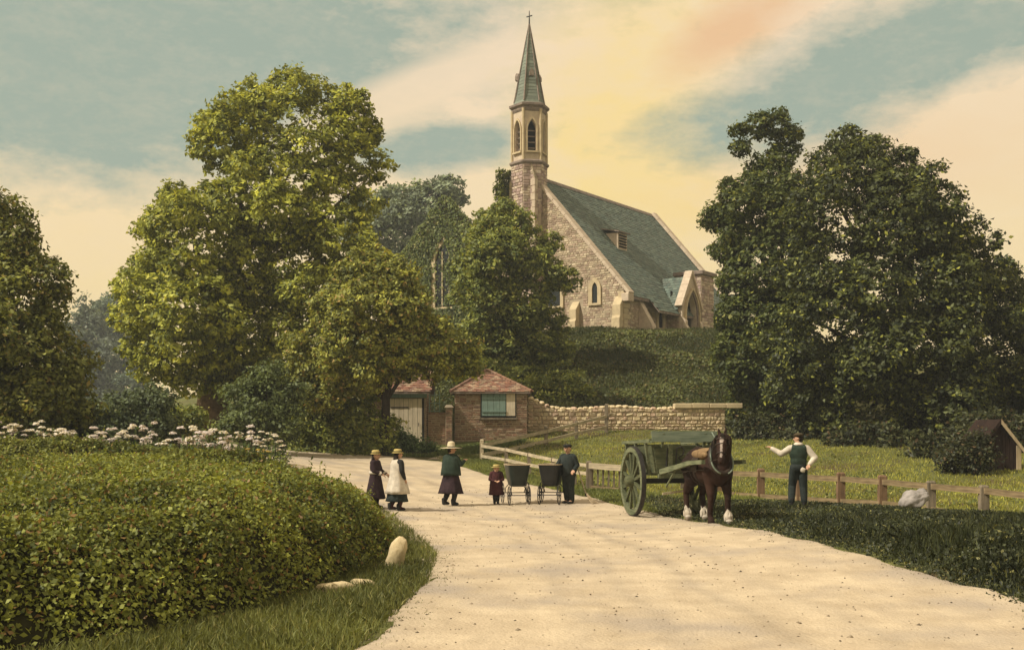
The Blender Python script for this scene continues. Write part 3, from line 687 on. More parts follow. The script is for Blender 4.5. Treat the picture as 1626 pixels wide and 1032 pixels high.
def undergrowth():
    rng = np.random.default_rng(66); p = scatter(mound_poly, 60000, 67); x, y = p[:, 0], p[:, 1]
    q = np.sin(x*.9 + np.sin(y*.7)*1.7) + .8*np.sin(y*1.3 - x*.5 + 1) + .5*np.sin(x*2.7 + y*2.1)
    h = np.clip(.22 + .10*q, .06, .5) * np.clip((70.5 - y)/4, .35, 1)
    C = np.stack([x, y, tz(x, y) + h*rng.beta(3, 1.2, len(x))], 1)
    V, Fc = leaf_quads(C, np.array([-.1, -.35, .8]) + rng.normal(0, .6, C.shape), .085, rng, .7)
    tag(np_mesh('bank_undergrowth', V, Fc, 'leaf', None, np.repeat(leaf_cols(q*.6 + rng.normal(0, .5, len(x)), len(x), ((.028,.032,.010),(.095,.088,.019),(.12,.075,.022)), rng), 4, 0)),
        'dark tangled undergrowth over the steep churchyard bank', 'undergrowth', kind='stuff')
undergrowth()
def edge_pts(E, lo, hi, n, seed, sgn):
    rng = np.random.default_rng(seed); m = (E[:, 1] > lo) & (E[:, 1] < hi); Q = E[m]; i = rng.integers(0, len(Q), n)
    q = Q[i] + rng.normal(0, .05, (n, 2)); w = np.sin(q[:, 1]*2.3)*.12 + np.sin(q[:, 1]*6.1+1)*.08
    q[:, 0] += sgn*(np.abs(rng.normal(0, .22, n)) + w*.8 - .12); return q
grass('road_edge_tufts', 'sparse grass tufts creeping onto the right edge of the road', edge_pts(RR, 6, 36, 9000, 58, -1), .05, .012, ((.04,.042,.014),(.13,.12,.03),(.22,.17,.06)), 58, .6)
grass('road_edge_tufts', 'sparse grass tufts creeping onto the left edge of the road', edge_pts(RL, 6, 36, 7000, 59, 1), .06, .012, ((.04,.042,.014),(.14,.13,.034),(.22,.17,.06)), 59, .6)
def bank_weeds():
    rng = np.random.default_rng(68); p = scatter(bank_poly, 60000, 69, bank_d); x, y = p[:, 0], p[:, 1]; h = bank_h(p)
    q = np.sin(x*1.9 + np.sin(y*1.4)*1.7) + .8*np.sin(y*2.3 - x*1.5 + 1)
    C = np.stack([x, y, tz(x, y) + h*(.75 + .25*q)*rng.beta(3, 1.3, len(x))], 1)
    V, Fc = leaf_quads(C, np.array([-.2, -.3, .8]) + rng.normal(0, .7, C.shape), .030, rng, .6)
    tag(np_mesh('bank_weeds', V, Fc, 'leaf', None, np.repeat(leaf_cols(q*.5 + rng.normal(0, .6, len(x)), len(x), ((.010,.012,.006),(.045,.044,.014),(.15,.12,.035)), rng), 4, 0)),  # leaf palette darkened to stand in for shade on the bank
        'leafy weeds growing through the grass of the right bank, shade painted into their colour', 'weeds', kind='stuff')
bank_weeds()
def pasture_weeds():
    rng = np.random.default_rng(70); p = scatter(pad_poly, 40000, 71); x, y = p[:, 0], p[:, 1]
    q = np.sin(x*1.3 + np.sin(y*.9)*2) + np.sin(y*1.7 - x*.8 + 2) + .6*np.sin(x*3.3 + y*2.9); k = (q > .9) & (rng.random(len(q)) < .6); x, y, q = x[k], y[k], q[k]
    C = np.stack([x, y, tz(x, y) + .02 + .16*(q-.8).clip(0, 1)*rng.random(len(x))], 1)
    V, Fc = leaf_quads(C, np.array([0, -.2, .8]) + rng.normal(0, .6, C.shape), .045, rng, .6)
    tag(np_mesh('pasture_weeds', V, Fc, 'leaf', None, np.repeat(leaf_cols(rng.normal(-.4, .6, len(x)), len(x), ((.05,.055,.016),(.15,.14,.03),(.26,.2,.06)), rng), 4, 0)),
        'darker weed patches in the sunlit paddock grass', 'weeds', kind='stuff')
pasture_weeds()
gar_poly = [(-24,29),(-8,29),(-6.2,30.5),(-7.4,36),(-12,40),(-24,42)]
grass('garden_grass', 'green growth under the white flowers behind the clipped hedge', scatter(gar_poly, 16000, 56), .35, .03, ((.05,.06,.018),(.12,.125,.03)), 56, .4)
grass('bank_foot_grass', 'grass along the foot of the small sheds', scatter([(-9,44.6),(-3,43),(-2.6,46.2),(-1.8,46.8),(.6,47.8),(.6,47.0),(-1.2,44.2),(-2.6,43.2),(-6,44.2)], 9000, 57), .16, .03, ((.045,.055,.016),(.12,.125,.03)), 57, .5)

# ================================================================ masonry helpers
def blocks(name, parent, mat, O, u, n, intervals, z0, z1, bh, bw, depth, pal, seed, gap=.018, rag=.012):
    """courses of separate blocks standing proud of a wall plane; joints are recessed. intervals(z) -> [(u0,u1)]"""
    rng = random.Random(seed); O, u, n = Vector(O), Vector(u).normalized(), Vector(n).normalized(); up = Vector((0, 0, 1))
    mb = MB(); z = z0
    while z < z1 - .02:
        h = bh * rng.uniform(.75, 1.25); h = min(h, z1 - z)
        for a, b in intervals(z + h/2):
            x = a
            while x < b - .03:
                w = bw * rng.uniform(.55, 1.5)
                if b - (x + w) < bw*.4: w = b - x
                d = depth * rng.uniform(.55, 1.15); g = gap/2
                j = lambda: rng.uniform(-rag, rag)
                q = [(x+g, z+g), (x+w-g, z+g), (x+w-g, z+h-g), (x+g, z+h-g)]
                base = [O + u*s + up*t - n*.02 for s, t in q]
                m = .012 + rag*.5
                top = [O + u*(s + (m if i in (0, 3) else -m) + j()) + up*(t + (m if i < 2 else -m) + j()) + n*(d + j()*.6) for i, (s, t) in enumerate(q)]
                c = rng.choice(pal); f = rng.uniform(.78, 1.18); mb.cur = tuple(v*f for v in c)
                mb.add(base + top, [(4,5,6,7),(0,1,5,4),(1,2,6,5),(2,3,7,6),(3,0,4,7)])
                x += w
        z += h
    o = mb.build(name, mat, parent); o['kind'] = 'stuff'
    return o

def tiles(name, parent, mat, O, u, v, n, inside, L, Hh, tw, th, lift, pal, seed):
    rng = random.Random(seed); O, u, v, n = (Vector(q) for q in (O, u, v, n)); u.normalize(); v.normalize(); n.normalize()
    mb = MB(); j = 0; y = 0
    while y < Hh:
        x = -tw*(.5 if j % 2 else 0)
        while x < L:
            w = tw * rng.uniform(.9, 1.0)
            if inside(x + w/2, y + th/2):
                a = lift * rng.uniform(.7, 1.4); s = rng.uniform(-.012, .012)
                pts = [O+u*x+v*(y+s)+n*a, O+u*(x+w)+v*(y+s)+n*a*rng.uniform(.8, 1.2), O+u*(x+w)+v*(y+th*1.15)+n*.006, O+u*x+v*(y+th*1.15)+n*.006,
                       O+u*x+v*(y+s), O+u*(x+w)+v*(y+s)]
                c = rng.choice(pal); f = rng.uniform(.8, 1.2); mb.cur = tuple(q*f for q in c)
                mb.add(pts, [(0,1,2,3),(4,5,1,0),(4,0,3),(5,2,1)])
            x += tw
        y += th; j += 1
    o = mb.build(name, mat, parent); o['kind'] = 'stuff'
    return o

def arch_pts(hw, z0, zs, rise, k=8):
    pts = [(-hw, z0), (-hw, zs)]
    for i in range(1, k+1):
        f = rad(60)*i/k; pts.append((-(-hw + 2*hw*math.cos(f)), zs + rise*math.sin(f)/math.sin(rad(60))))
    return pts + [(-x, z) for x, z in pts[-2::-1]]

def window(parent, O, u, n, hw, z0, zs, rise, fw, proud, mat='dressed', glass='glass', mull=0, name='window', sill=True):
    O, u, n = Vector(O), Vector(u).normalized(), Vector(n).normalized(); up = Vector((0, 0, 1))
    W = lambda p, d: O + u*p[0] + up*p[1] + n*d
    inn = arch_pts(hw, z0, zs, rise); ot = arch_pts(hw+fw, z0, zs, rise+fw*1.15)
    m = len(inn); mb = MB()
    vs = [W(p, proud) for p in ot] + [W(p, proud*.85) for p in inn] + [W(p, -.02) for p in ot] + [W(p, .0) for p in inn]
    fs = []
    for i in range(m-1):
        fs += [(i, i+1, m+i+1, m+i), (2*m+i, 2*m+i+1, i+1, i), (m+i, m+i+1, 3*m+i+1, 3*m+i)]
    mb.add(vs, fs)
    w = mb.build(name, mat, parent)
    if sill:
        mb = MB(); a = W((-hw-fw*1.1, z0-.07), 0); b = W((hw+fw*1.1, z0-.07), 0)
        mb.bar(a + n*proud*.6, b + n*proud*.6, proud*1.5, .14); mb.build('sill', mat, w)
    mb = MB(); mb.add([W(p, .012) for p in inn], [tuple(range(m))]); mb.build('pane', glass, w)
    for k in range(mull):
        x = -hw + 2*hw*(k+1)/(mull+1); mb = MB(); mb.bar(W((x, z0), .05), W((x, zs + rise*.55), .05), .09, .09, n); mb.build('mullion', mat, w)
    return w

STONE = [(.54,.44,.30),(.62,.51,.35),(.50,.40,.28),(.46,.34,.25),(.58,.45,.33),(.42,.31,.23),(.66,.55,.39)]
PINKST = [(.56,.43,.34),(.62,.50,.39),(.47,.34,.29),(.66,.54,.41),(.50,.37,.32),(.43,.31,.27)]
SLATE = [(.128,.165,.132),(.148,.185,.146),(.112,.148,.122),(.163,.195,.152),(.135,.160,.128)]
BRICK = [(.30,.165,.11),(.36,.22,.145),(.25,.145,.10),(.33,.24,.16),(.40,.29,.20),(.21,.13,.095)]
TILE = [(.33,.17,.115),(.40,.22,.145),(.27,.145,.105),(.37,.26,.17),(.30,.19,.14),(.44,.31,.21)]

# ================================================================ church
def build_church():
    th = rad(54.2); R = empty('church', (1.34, 72.98, 8.4), th)
    tag(R, 'small stone church with slate roof and slender spire on the hill', 'church')
    RZ, SE, SL = 10.55, 2.45, 1.157      # nave ridge, south eave, slope; north range ridge at y=7.56
    X1 = 16.5
    def west(z):
        a = -(RZ - z)/SL; b = 7.0 if z < SE else (RZ - z)/SL
        return max(a, -4.4), b
    # wall shells
    mb = MB()
    gable = [(0,7.0,-2),(0,7.0,SE),(0,0,RZ-.05),(0,-3.8,6.15),(0,-7.56,9.95),(0,-12.5,5.0),(0,-12.5,-2)]
    mb.prism([(x, -y, z) for x, y, z in gable], 0, (.6, 0, 0)); mb.build('west_wall', 'mortar', R)
    mb = MB(); mb.box((.6, -7.0, -2), (X1, -6.5, SE-.02)); mb.build('south_wall', 'mortar', R)
    mb = MB(); mb.prism([(X1, 7.0, -2),(X1, -7.0, -2),(X1,-7.0,SE),(X1,0,RZ-.05),(X1,7.0,SE)], 0, (.5, 0, 0)); mb.build('east_wall', 'mortar', R)
    mb = MB(); mb.box((.6, 12.0, -2), (1.1, 12.5, 4.98)); mb.build('north_wall', 'mortar', R)
    wins = [(4.9, .55, 1.55, 3.35), (1.76, .82, 1.5, 3.9), (3.46, .52, -1, 2.1)]
    def iv(z):
        a, b = west(z); segs = [(a, b)]
        for c, h, zl, zh in wins:
            if zl < z < zh:
                segs = [q for s, e in segs for q in (((s, min(e, c-h)), (max(s, c+h), e)) if s < c+h and e > c-h else ((s, e),)) if q[1]-q[0] > .05]
        return segs
    blocks('west_stonework', R, 'stone', (0,0,0), (0,-1,0), (-1,0,0), iv, -.6, 9.9, .14, .27, .03, STONE, 61, .012)
    blocks('south_stonework', R, 'stone', (0,-7.0,0), (1,0,0), (0,-1,0), lambda z: [(.3, 4.1), (5.45, 6.0)] if .1 < z < 1.95 else [(.3, 6.0)], -.6, SE-.75, .15, .28, .03, STONE, 62, .012)
    window(R, (4.77,-7.0,0), (1,0,0), (0,-1,0), .30, .40, 1.05, .42, .28, .11)
    blocks('south_stonework', R, 'stone', (0,-7.0,0), (1,0,0), (0,-1,0), lambda z: [(11.0, X1)], -.6, SE-.05, .22, .5, .05, STONE, 63)
    # windows of the west front
    window(R, (0,-4.9,0), (0,-1,0), (-1,0,0), .20, 1.75, 2.65, .42, .26, .10)
    window(R, (0,-1.76,0), (0,-1,0), (-1,0,0), .52, 1.75, 3.1, .75, .24, .12)
    window(R, (0,7.35,0), (0,-1,0), (-1,0,0), .95, 2.3, 5.4, 1.5, .30, .16, mull=2)
    # buttresses
    def butt(y, w, d, h1, h2, mat='dressed_pink', name='buttress', side=False):
        mb = MB()
        prof = [(0,-1.2),(-d*1.25,-1.2),(-d*1.25,h1*.45),(-d,h1*.55),(-d,h1),(0,h2)]
        mb.prism([(x-.005, y-w/2, z) for x, z in prof], 0, (0, w, 0)); return mb.build(name, mat, R, bevel=.02)
    butt(-3.46, .55, .45, 1.4, 1.95, 'dressed')
    butt(-6.7, .6, .42, 1.5, 2.1, 'dressed')
    for k, zz in enumerate(np.arange(-.4, 2.2, .34)):
        mb = MB(); l = .62 if k % 2 else .4
        mb.box((-.075, -7.08, zz+.01), (l, -6.62 if k % 2 else -6.4, zz+.33)); mb.build('quoin', 'dressed', R, bevel=.012)
    mb = MB(); mb.prism([(1.9,-7.0,-1),(1.9,-8.1,-1),(1.9,-8.0,.3),(1.9,-7.0,2.0)], 0, (.5,0,0)); mb.build('buttress', 'dressed_pink', R, bevel=.02)
    # roofs: boards and slates
    un = math.sqrt(1 + SL*SL); nS = Vector((0, -SL/un, 1/un)); vS = Vector((0, 1/un, SL/un)); Lr = 7.25*un
    mb = MB(); mb.prism([(.45,-7.3,SE-.35),(.45,0,RZ),(.45,0,RZ-.2),(.45,-7.3,SE-.55)], 0, (X1-.4,0,0)); mb.build('roof', 'lead', R)
    mb = MB(); mb.prism([(2.9,-7.95,SE-1.10),(2.9,-7.25,SE-.29),(2.9,-7.25,SE-.45),(2.9,-7.95,SE-1.24)], 0, (X1-2.9,0,0)); mb.build('roof_eave', 'lead', R)
    tiles('slates', R, 'slate', (2.9,-7.95,SE-1.09), (1,0,0), vS, nS, lambda x, y: True, X1-2.95, .86, .34, .24, .03, SLATE, 69)
    def no_dormer(x, y): return True
    tiles('slates', R, 'slate', (.5,-7.3,SE-.345), (1,0,0), vS, nS, lambda x, y: True, X1-.45, Lr+.05, .34, .24, .03, SLATE, 64)
    mb = MB(); mb.prism([(.45,0,RZ),(.45,7.2,SE-.3),(.45,7.2,SE-.5),(.45,0,RZ-.2)], 0, (X1-.4,0,0)); mb.build('roof', 'lead', R)
    mb = MB(); mb.prism([(.45,3.9,6.05),(.45,7.56,9.75),(.45,12.8,4.6),(.45,12.8,4.4),(.45,7.56,9.5),(.45,3.9,5.8)], 0, (.5,0,0)); mb.build('roof', 'lead', R)
    for k in range(36):
        mb = MB(); x = .5 + k*(X1-.5)/36; w = (X1-.5)/36 - .015
        mb.prism([(x,-.2,RZ-.16),(x,0,RZ+.11),(x,.2,RZ-.16)], 0, (w,0,0)); mb.build('ridge_tile', 'lead', R)
    # copings of the gables, stone by stone
    def coping(x0, x1, pts, mat='dressed_pink', step=.72, hh=.2, pr=.1, name='coping_stone'):
        for (ya, za), (yb, zb) in zip(pts[:-1], pts[1:]):
            a = Vector((0, ya, za)); b = Vector((0, yb, zb)); L = (b-a).length; n = max(1, round(L/step)); d = (b-a)/n
            up = Vector((0, -(b-a).z, (b-a).y)).normalized(); up = up if up.z > 0 else -up
            for k in range(n):
                mb = MB(); p = a + d*k + up*(hh/2-.02); q = a + d*(k+1) - d.normalized()*.012 + up*(hh/2-.02)
                vs = [Vector((x, 0, 0)) + r + up*s*hh/2 for r in (p, q) for x in (x0, x1) for s in (-1, 1)]
                mb.add(vs, [(0,1,3,2),(4,6,7,5),(0,4,5,1),(2,3,7,6),(0,2,6,4),(1,5,7,3)]); mb.build(name, mat, R, bevel=.015)
    coping(-.14, .5, [(-7.35, SE-.28), (-.7, RZ-.7*SL)])
    coping(X1-.05, X1+.55, [(-7.3, SE-.22), (0, RZ+.1)])
    mb = MB(); mb.box((-.18,-7.45,SE-.75),(.5,-6.9,SE-.22)); mb.build('kneeler', 'dressed_pink', R, bevel=.04)
    # dormer in the south slope
    D = Vector((4.3, -4.05, 5.87)); mb = MB()
    mb.box((D.x, D.y, D.z-.1), (D.x+1.25, D.y+1.2, D.z+1.12)); dm = mb.build('dormer', 'dressed_pink', R)
    mb = MB(); mb.prism([(D.x-.15, D.y-.18, D.z+1.13),(D.x-.15, D.y+1.5, D.z+1.48),(D.x-.15, D.y+1.5, D.z+1.56),(D.x-.15, D.y-.18, D.z+1.21)], 0, (1.55,0,0)); mb.build('dormer_roof', 'lead', dm)
    for k in range(5):
        mb = MB(); mb.bar((D.x+.14, D.y-.03, D.z+.2+k*.19), (D.x+1.1, D.y-.03, D.z+.2+k*.19), .07, .1, (0,-.5,1)); mb.build('louvre', 'void', dm)
    # south porch
    px0, px1, py0, pe, pr = 5.8, 8.5, -8.1, 2.0, 3.95; xm = (px0+px1)/2
    mb = MB(); mb.box((px0, py0+.4, -2), (px0+.35, -6.98, pe)); mb.box((px1-.35, py0+.4, -2), (px1, -6.98, pe)); mb.build('porch_wall', 'mortar', R)
    blocks('porch_stonework', R, 'stone', (px0, -7.0, 0), (0,-1,0), (-1,0,0), lambda z: [(.02, .9)], -.6, pe-.1, .15, .28, .03, STONE, 65, .012)
    s = (pr-pe)/((px1-px0)/2); un = math.sqrt(1+s*s)
    for sx, xe in ((1, px0-.25), (-1, px1+.25)):
        mb = MB(); ze = pe-.25*s
        mb.prism([(xe, py0+.42, ze), (xm, py0+.42, pr), (xm, py0+.42, pr-.15), (xe, py0+.42, ze-.15)], 0, (0, 3.1, 0)); mb.build('porch_roof', 'lead', R)
    tiles('porch_slates', R, 'slate', (px0-.25, -4.9, pe-.25*s+.004), (0,-1,0), (1/un,0,s/un), (-s/un,0,1/un), lambda x, y: True, 2.95, ((px1-px0)/2+.25)*un, .3, .22, .028, SLATE, 66)
    # porch front with open pointed arch
    zs, rise, hw, Wp = 1.3, 1.55, .75, 1.35
    inn = arch_pts(hw, -2, zs, rise); ot = []
    for x, z in inn:
        if z <= zs: ot.append((math.copysign(Wp, x), min(z, pe) if z < 0 else .9))
        else:
            f = (z-zs)/rise; ot.append((math.copysign(Wp*(1-f), x), .9 + (pr+.25-.9)*f if f > .35 else .9 + (pr+.25-.9)*f))
    ot[1] = (-Wp, pe+.05); ot[-2] = (Wp, pe+.05)
    for i, (x, z) in enumerate(inn):
        if z > zs: xx = ot[i][0]; ot[i] = (xx, pe+.1 + (pr+.15-pe)*(1-abs(xx)/Wp))
    m = len(inn); mb = MB(); W = lambda p, d: Vector((xm+p[0], py0+d, p[1]))
    vs = [W(p, 0) for p in ot] + [W(p, 0) for p in inn] + [W(p, .4) for p in ot] + [W(p, .4) for p in inn]; fs = []
    for i in range(m-1): fs += [(i,i+1,m+i+1,m+i),(2*m+i,3*m+i,3*m+i+1,2*m+i+1),(m+i,m+i+1,3*m+i+1,3*m+i),(i,2*m+i,2*m+i+1,i+1)]
    mb.add(vs, fs); pf = mb.build('porch_front', 'dressed_pink', R)
    for k, (e, dd) in enumerate(((.16, .10), (.34, .17))):
        a = arch_pts(hw+e-.12, -1.5, zs, rise+e-.12); b = arch_pts(hw+e, -1.5, zs, rise+e); mb = MB(); mm = len(a)
        vs = [W(p, -dd) for p in b]+[W(p, -dd) for p in a]+[W(p, .02) for p in b]+[W(p, .02) for p in a]; fs = []
        for i in range(mm-1): fs += [(i,i+1,mm+i+1,mm+i),(2*mm+i,2*mm+i+1,i+1,i),(mm+i,mm+i+1,3*mm+i+1,3*mm+i)]
        mb.add(vs, fs); mb.build('arch_moulding', 'dressed' if k else 'lead', pf)
    mb = MB(); mb.box((px0+.4, -7.06, -1.5), (px1-.4, -7.02, 3.0)); mb.build('church_door', 'void', R)
    for sx in (-1, 1):
        p0 = Vector((xm + sx*(Wp+.22), py0-.1, pe-.12)); p1 = Vector((xm, py0-.1, pr+.42)); n = 5
        for k in range(n):
            mb = MB(); mb.bar(p0.lerp(p1, k/n)+Vector((0,.25,0)), p0.lerp(p1, (k+.97)/n)+Vector((0,.25,0)), .55, .17, (0,0,1)); mb.build('coping_stone', 'dressed_pink', R)
    for sx in (-1, 1):
        mb = MB(); x = xm + sx*(Wp-.2)
        mb.prism([(x-.18, py0, -1.5),(x-.18, py0-.42, -1.5),(x-.18, py0-.42, .4),(x-.18, py0-.25, .65),(x-.18, py0-.25, .9),(x-.18, py0, 1.2)], 0, (.36,0,0)); mb.build('buttress', 'dressed_pink', R, bevel=.02)
    mb = MB(); mb.box((xm+Wp-.1, py0-.05, -1.0), (xm+Wp+1.6, py0+.3, .35)); mb.build('yard_wall', 'dressed_pink', R)
    # vestry behind the porch
    mb = MB(); mb.box((8.9,-8.0,-2),(10.8,-5.9,4.35)); v = mb.build('vestry', 'mortar', R)
    blocks('stonework', v, 'stone', (8.9,-6.0,0), (0,-1,0), (-1,0,0), lambda z: [(.02,1.98)], 1.4, 4.3, .2, .4, .05, PINKST, 67)
    blocks('stonework', v, 'stone', (8.9,-8.0,0), (1,0,0), (0,-1,0), lambda z: [(.02,1.88)], -.4, 4.3, .2, .4, .05, PINKST, 68)
    mb = MB(); mb.box((8.7,-8.2,4.36),(11.0,-5.9,4.62)); mb.build('parapet', 'lead', v, bevel=.03)
    # ---- bell turret
    T = Vector((.10, .30, 0)); ap = .98; cr = ap/math.cos(rad(30))
    NS = 6
    def octo(r, z): return [Vector((T.x + r*math.cos(rad(195+60*k)), T.y + r*math.sin(rad(195+60*k)), z)) for k in range(NS)]
    def frust(prof, name, mat, parent=R, bevel=0, colf=None):
        mb = MB(); vs = [q for r, z in prof for q in octo(r/math.cos(rad(30)), z)]; fs = []
        for i in range(len(prof)-1):
            for k in range(NS): fs.append((i*NS+k, i*NS+(k+1)%NS, (i+1)*NS+(k+1)%NS, (i+1)*NS+k))
        fs += [tuple(range(NS))[::-1], tuple((len(prof)-1)*NS+k for k in range(NS))]
        mb.add(vs, fs); return mb.build(name, mat, parent, bevel=bevel)
    t0, t1 = 11.3, 15.1
    frust([(1.04, 6.0), (1.04, t0)], 'turret_base', 'mortar')
    for k in range(NS):                         # stonework and belfry openings, face by face
        a = rad(60*k + 225); n = Vector((math.cos(a), math.sin(a), 0)); u = Vector((-n.y, n.x, 0)); hwf = 1.04*math.tan(rad(30))
        if n.x < .5:
            blocks('turret_stonework', R, 'stone', T + n*1.04, u, n, lambda z: [(-hwf+.01, hwf-.01)], 8.0, t0-.1, .2, .36, .045, PINKST, 70+k)
        O = T + n*ap; hf = ap*math.tan(rad(30)); inn = arch_pts(.27, t0+.75, t0+2.1, .65); m = len(inn)
        ot = []
        for i, (x, z) in enumerate(inn):
            if i in (0, m-1): ot.append((math.copysign(hf, x), t0))
            elif abs(x) > .14: ot.append((math.copysign(hf, x), z if z < t0+2.3 else z+.25))
            else: ot.append((x/.14*hf if abs(x) > 1e-6 else 0, t1-.1))
        mb = MB(); Wf = lambda p, d: O + u*p[0] + Vector((0,0,p[1])) - n*d
        vs = [Wf(p, 0) for p in ot]+[Wf(p, 0) for p in inn]+[Wf(p, .3) for p in inn]; fs = []
        for i in range(m-1): fs += [(i,i+1,m+i+1,m+i),(m+i,m+i+1,2*m+i+1,2*m+i)]
        fs += [(0, m, 2*m-1, m-1), (m, 2*m, 3*m-1, 2*m-1)]
        mb.add(vs, fs); f = mb.build('belfry_face', 'dressed_pink', R)
        a1 = arch_pts(.31, t0+.75, t0+2.1, .72); b1 = arch_pts(.40, t0+.75, t0+2.1, .85); mb = MB(); mm = len(a1)
        vs = [Wf(p, -.09) for p in b1]+[Wf(p, -.09) for p in a1]+[Wf(p, .02) for p in b1]+[Wf(p, .02) for p in a1]; fs = []
        for i in range(mm-1): fs += [(i,i+1,mm+i+1,mm+i),(2*mm+i,2*mm+i+1,i+1,i),(mm+i,mm+i+1,3*mm+i+1,3*mm+i)]
        mb.add(vs, fs); mb.build('hood_mould', 'dressed', f)
        mb = MB(); mb.bar(Wf((-.43, t0+.66), -.05), Wf((.43, t0+.66), -.05), .2, .12); mb.build('sill', 'dressed', f)
        for q in range(4):
            mb = MB(); z = t0+.95+q*.38; mb.bar(Wf((-.28, z), .2), Wf((.28, z), .2), .22, .03, n*.6+Vector((0,0,1))); mb.build('louvre', 'lead', f)
        c = octo(cr+.03, t0)[k]
        mb = MB(); mb.tube([c + Vector((0,0,-.02)), c + Vector((0,0,3.5))], .10, 8); mb.build('corner_shaft', 'dressed', R)
    frust([(.60, t0), (.60, t1-.05)], 'bell_chamber', 'void')
    frust([(1.07, t0-.16), (1.17, t0-.04), (1.17, t0+.06), (1.05, t0+.16)], 'string_course', 'lead')
    frust([(1.0, t1-.45), (1.06, t1-.32), (1.06, t1-.2), (1.19, t1-.08), (1.19, t1+.06), (.95, t1+.16)], 'cornice', 'lead')
    # spire in slate courses
    mb = MB(); nC = 24; zb, zt, rb = t1+.12, 20.7, .84; rng = random.Random(5)
    for i in range(nC):
        za = zb + (zt-zb)*i/nC; zc = zb + (zt-zb)*(i+1)/nC
        fl = .08*max(0, 1-i/5)**2; fl2 = .10*max(0, 1-(i+1)/5)**2
        ra = rb*(1-i/nC)+.03+fl; rc = rb*(1-(i+1)/nC)+.012+fl2
        A = octo(ra/math.cos(rad(30)), za); B = octo(rc/math.cos(rad(30)), zc); A0 = octo(max(.01, ra-.04), za)
        for k in range(NS):
            f = rng.uniform(.82, 1.2); mb.cur = tuple(v*f for v in (.20,.225,.175)); k2 = (k+1) % NS
            mb.add([A[k], A[k2], B[k2], B[k], A0[k], A0[k2]], [(0,1,2,3),(4,5,1,0)])
    sp = mb.build('spire', 'slate', R)
    mb = MB()
    for k in range(NS):
        a, b = octo((rb+.05)/math.cos(rad(30)), zb+.15)[k], octo(.03, zt)[k]; mb = MB(); mb.tube([a, b], [.06, .03], 5); mb.build('hip_roll', 'lead', sp)
    for k in (0, 2, 4):
        a = rad(60*k+225); n = Vector((math.cos(a), math.sin(a), 0)); c = T + n*.76 + Vector((0,0,17.0))
        mb = MB(); u = Vector((-n.y, n.x, 0)); mb.prism([c-u*.16, c+u*.16, c+u*.16+Vector((0,0,.25)), c+Vector((0,0,.52)), c-u*.16+Vector((0,0,.25))], 0, n*.2); mb.build('lucarne', 'lead', sp)
    mb = MB(); mb.tube([T+Vector((0,0,zt-.25)), T+Vector((0,0,zt+.9))], [.06,.02], 6); mb.box((T.x-.03,T.y-.22,zt+.5),(T.x+.03,T.y+.22,zt+.56)); mb.build('finial', 'iron', sp)
    # weathered shoulders carrying the turret on the gable
    w, y0 = 1.0, .30
    mb = MB(); mb.prism([(-.72,y0-w,2),(-.72,y0+w,2),(-.72,y0+w,10.2),(-.72,y0+.75,11.15),(-.72,y0-.75,11.15),(-.72,y0-w,10.2)], 0, (1.2,0,0)); mb.build('turret_shoulder', 'mortar', R)
    blocks('turret_stonework', R, 'stone', (-.72,y0,0), (0,-1,0), (-1,0,0), lambda z: [(-w+.03,w-.03)] if z < 10.2 else [(-w+.03+(z-10.2)*.32,w-.03-(z-10.2)*.32)], 2.0, 11.1, .16, .30, .03, PINKST, 80, .012)
    blocks('turret_stonework', R, 'stone', (-.72,y0-w,0), (1,0,0), (0,-1,0), lambda z: [(.0,.93)] if z < 7 else [(.0,1.15)], 2.0, 10.1, .16, .30, .03, PINKST, 81, .012)
    for k in range(16):
        z = 2.5+k*.48; mb = MB()
        mb.box((-.77, y0-w-.05, z), (-.4 if k%2 else -.58, y0-w+.3 if k%2 else y0-w+.2, z+.46)); mb.build('quoin', 'dressed_pink', R, bevel=.015)
        mb = MB(); mb.box((-.77, y0+w-.3 if k%2 else y0+w-.2, z), (-.4, y0+w+.05, z+.46)); mb.build('quoin', 'dressed', R, bevel=.015)
    return R
CH = build_church()
CM = Matrix.Translation(CH.location) @ Matrix.Rotation(rad(54.2), 4, 'Z')

def ivy(name, label, pts, nrm, seed, size, pal):
    """pts: world-space stem points on a wall"""
    rng = np.random.default_rng(seed); C = np.array(pts); c0 = Vector(C[C[:, 2].argmin()])
    root = empty(name, c0); C = C - np.array(c0); n = len(C)
    lump = np.sin(C[:, 0]*2.3 + C[:, 2]*1.9)*np.cos(C[:, 2]*2.7 - C[:, 1])*.12
    C = C + np.array(nrm)*(.16 + lump + np.abs(rng.normal(0, .08, n)))[:, None]
    V, Fc = leaf_quads(C, np.array(nrm)*.8 + np.array([0, 0, .4]) + rng.normal(0, .45, C.shape), size, rng, .7)
    np_mesh('leaves', V, Fc, 'leaf', root, np.repeat(leaf_cols(rng.normal(0, .7, n) + lump*6, n, pal, rng), 4, 0))
    mb = MB(); r = random.Random(seed); zt = C[:, 2].max()
    for k in range(9):
        j = r.randrange(n); e = Vector(C[j]) - Vector(nrm)*.12; mb.tube([Vector((e.x*.5, e.y*.5, -.3)), Vector((e.x*.8, e.y*.8, e.z*.5)), e], [.05, .035, .01], 5)
    mb.build('stem', 'bark_dark', root)
    return tag(root, label, 'ivy')
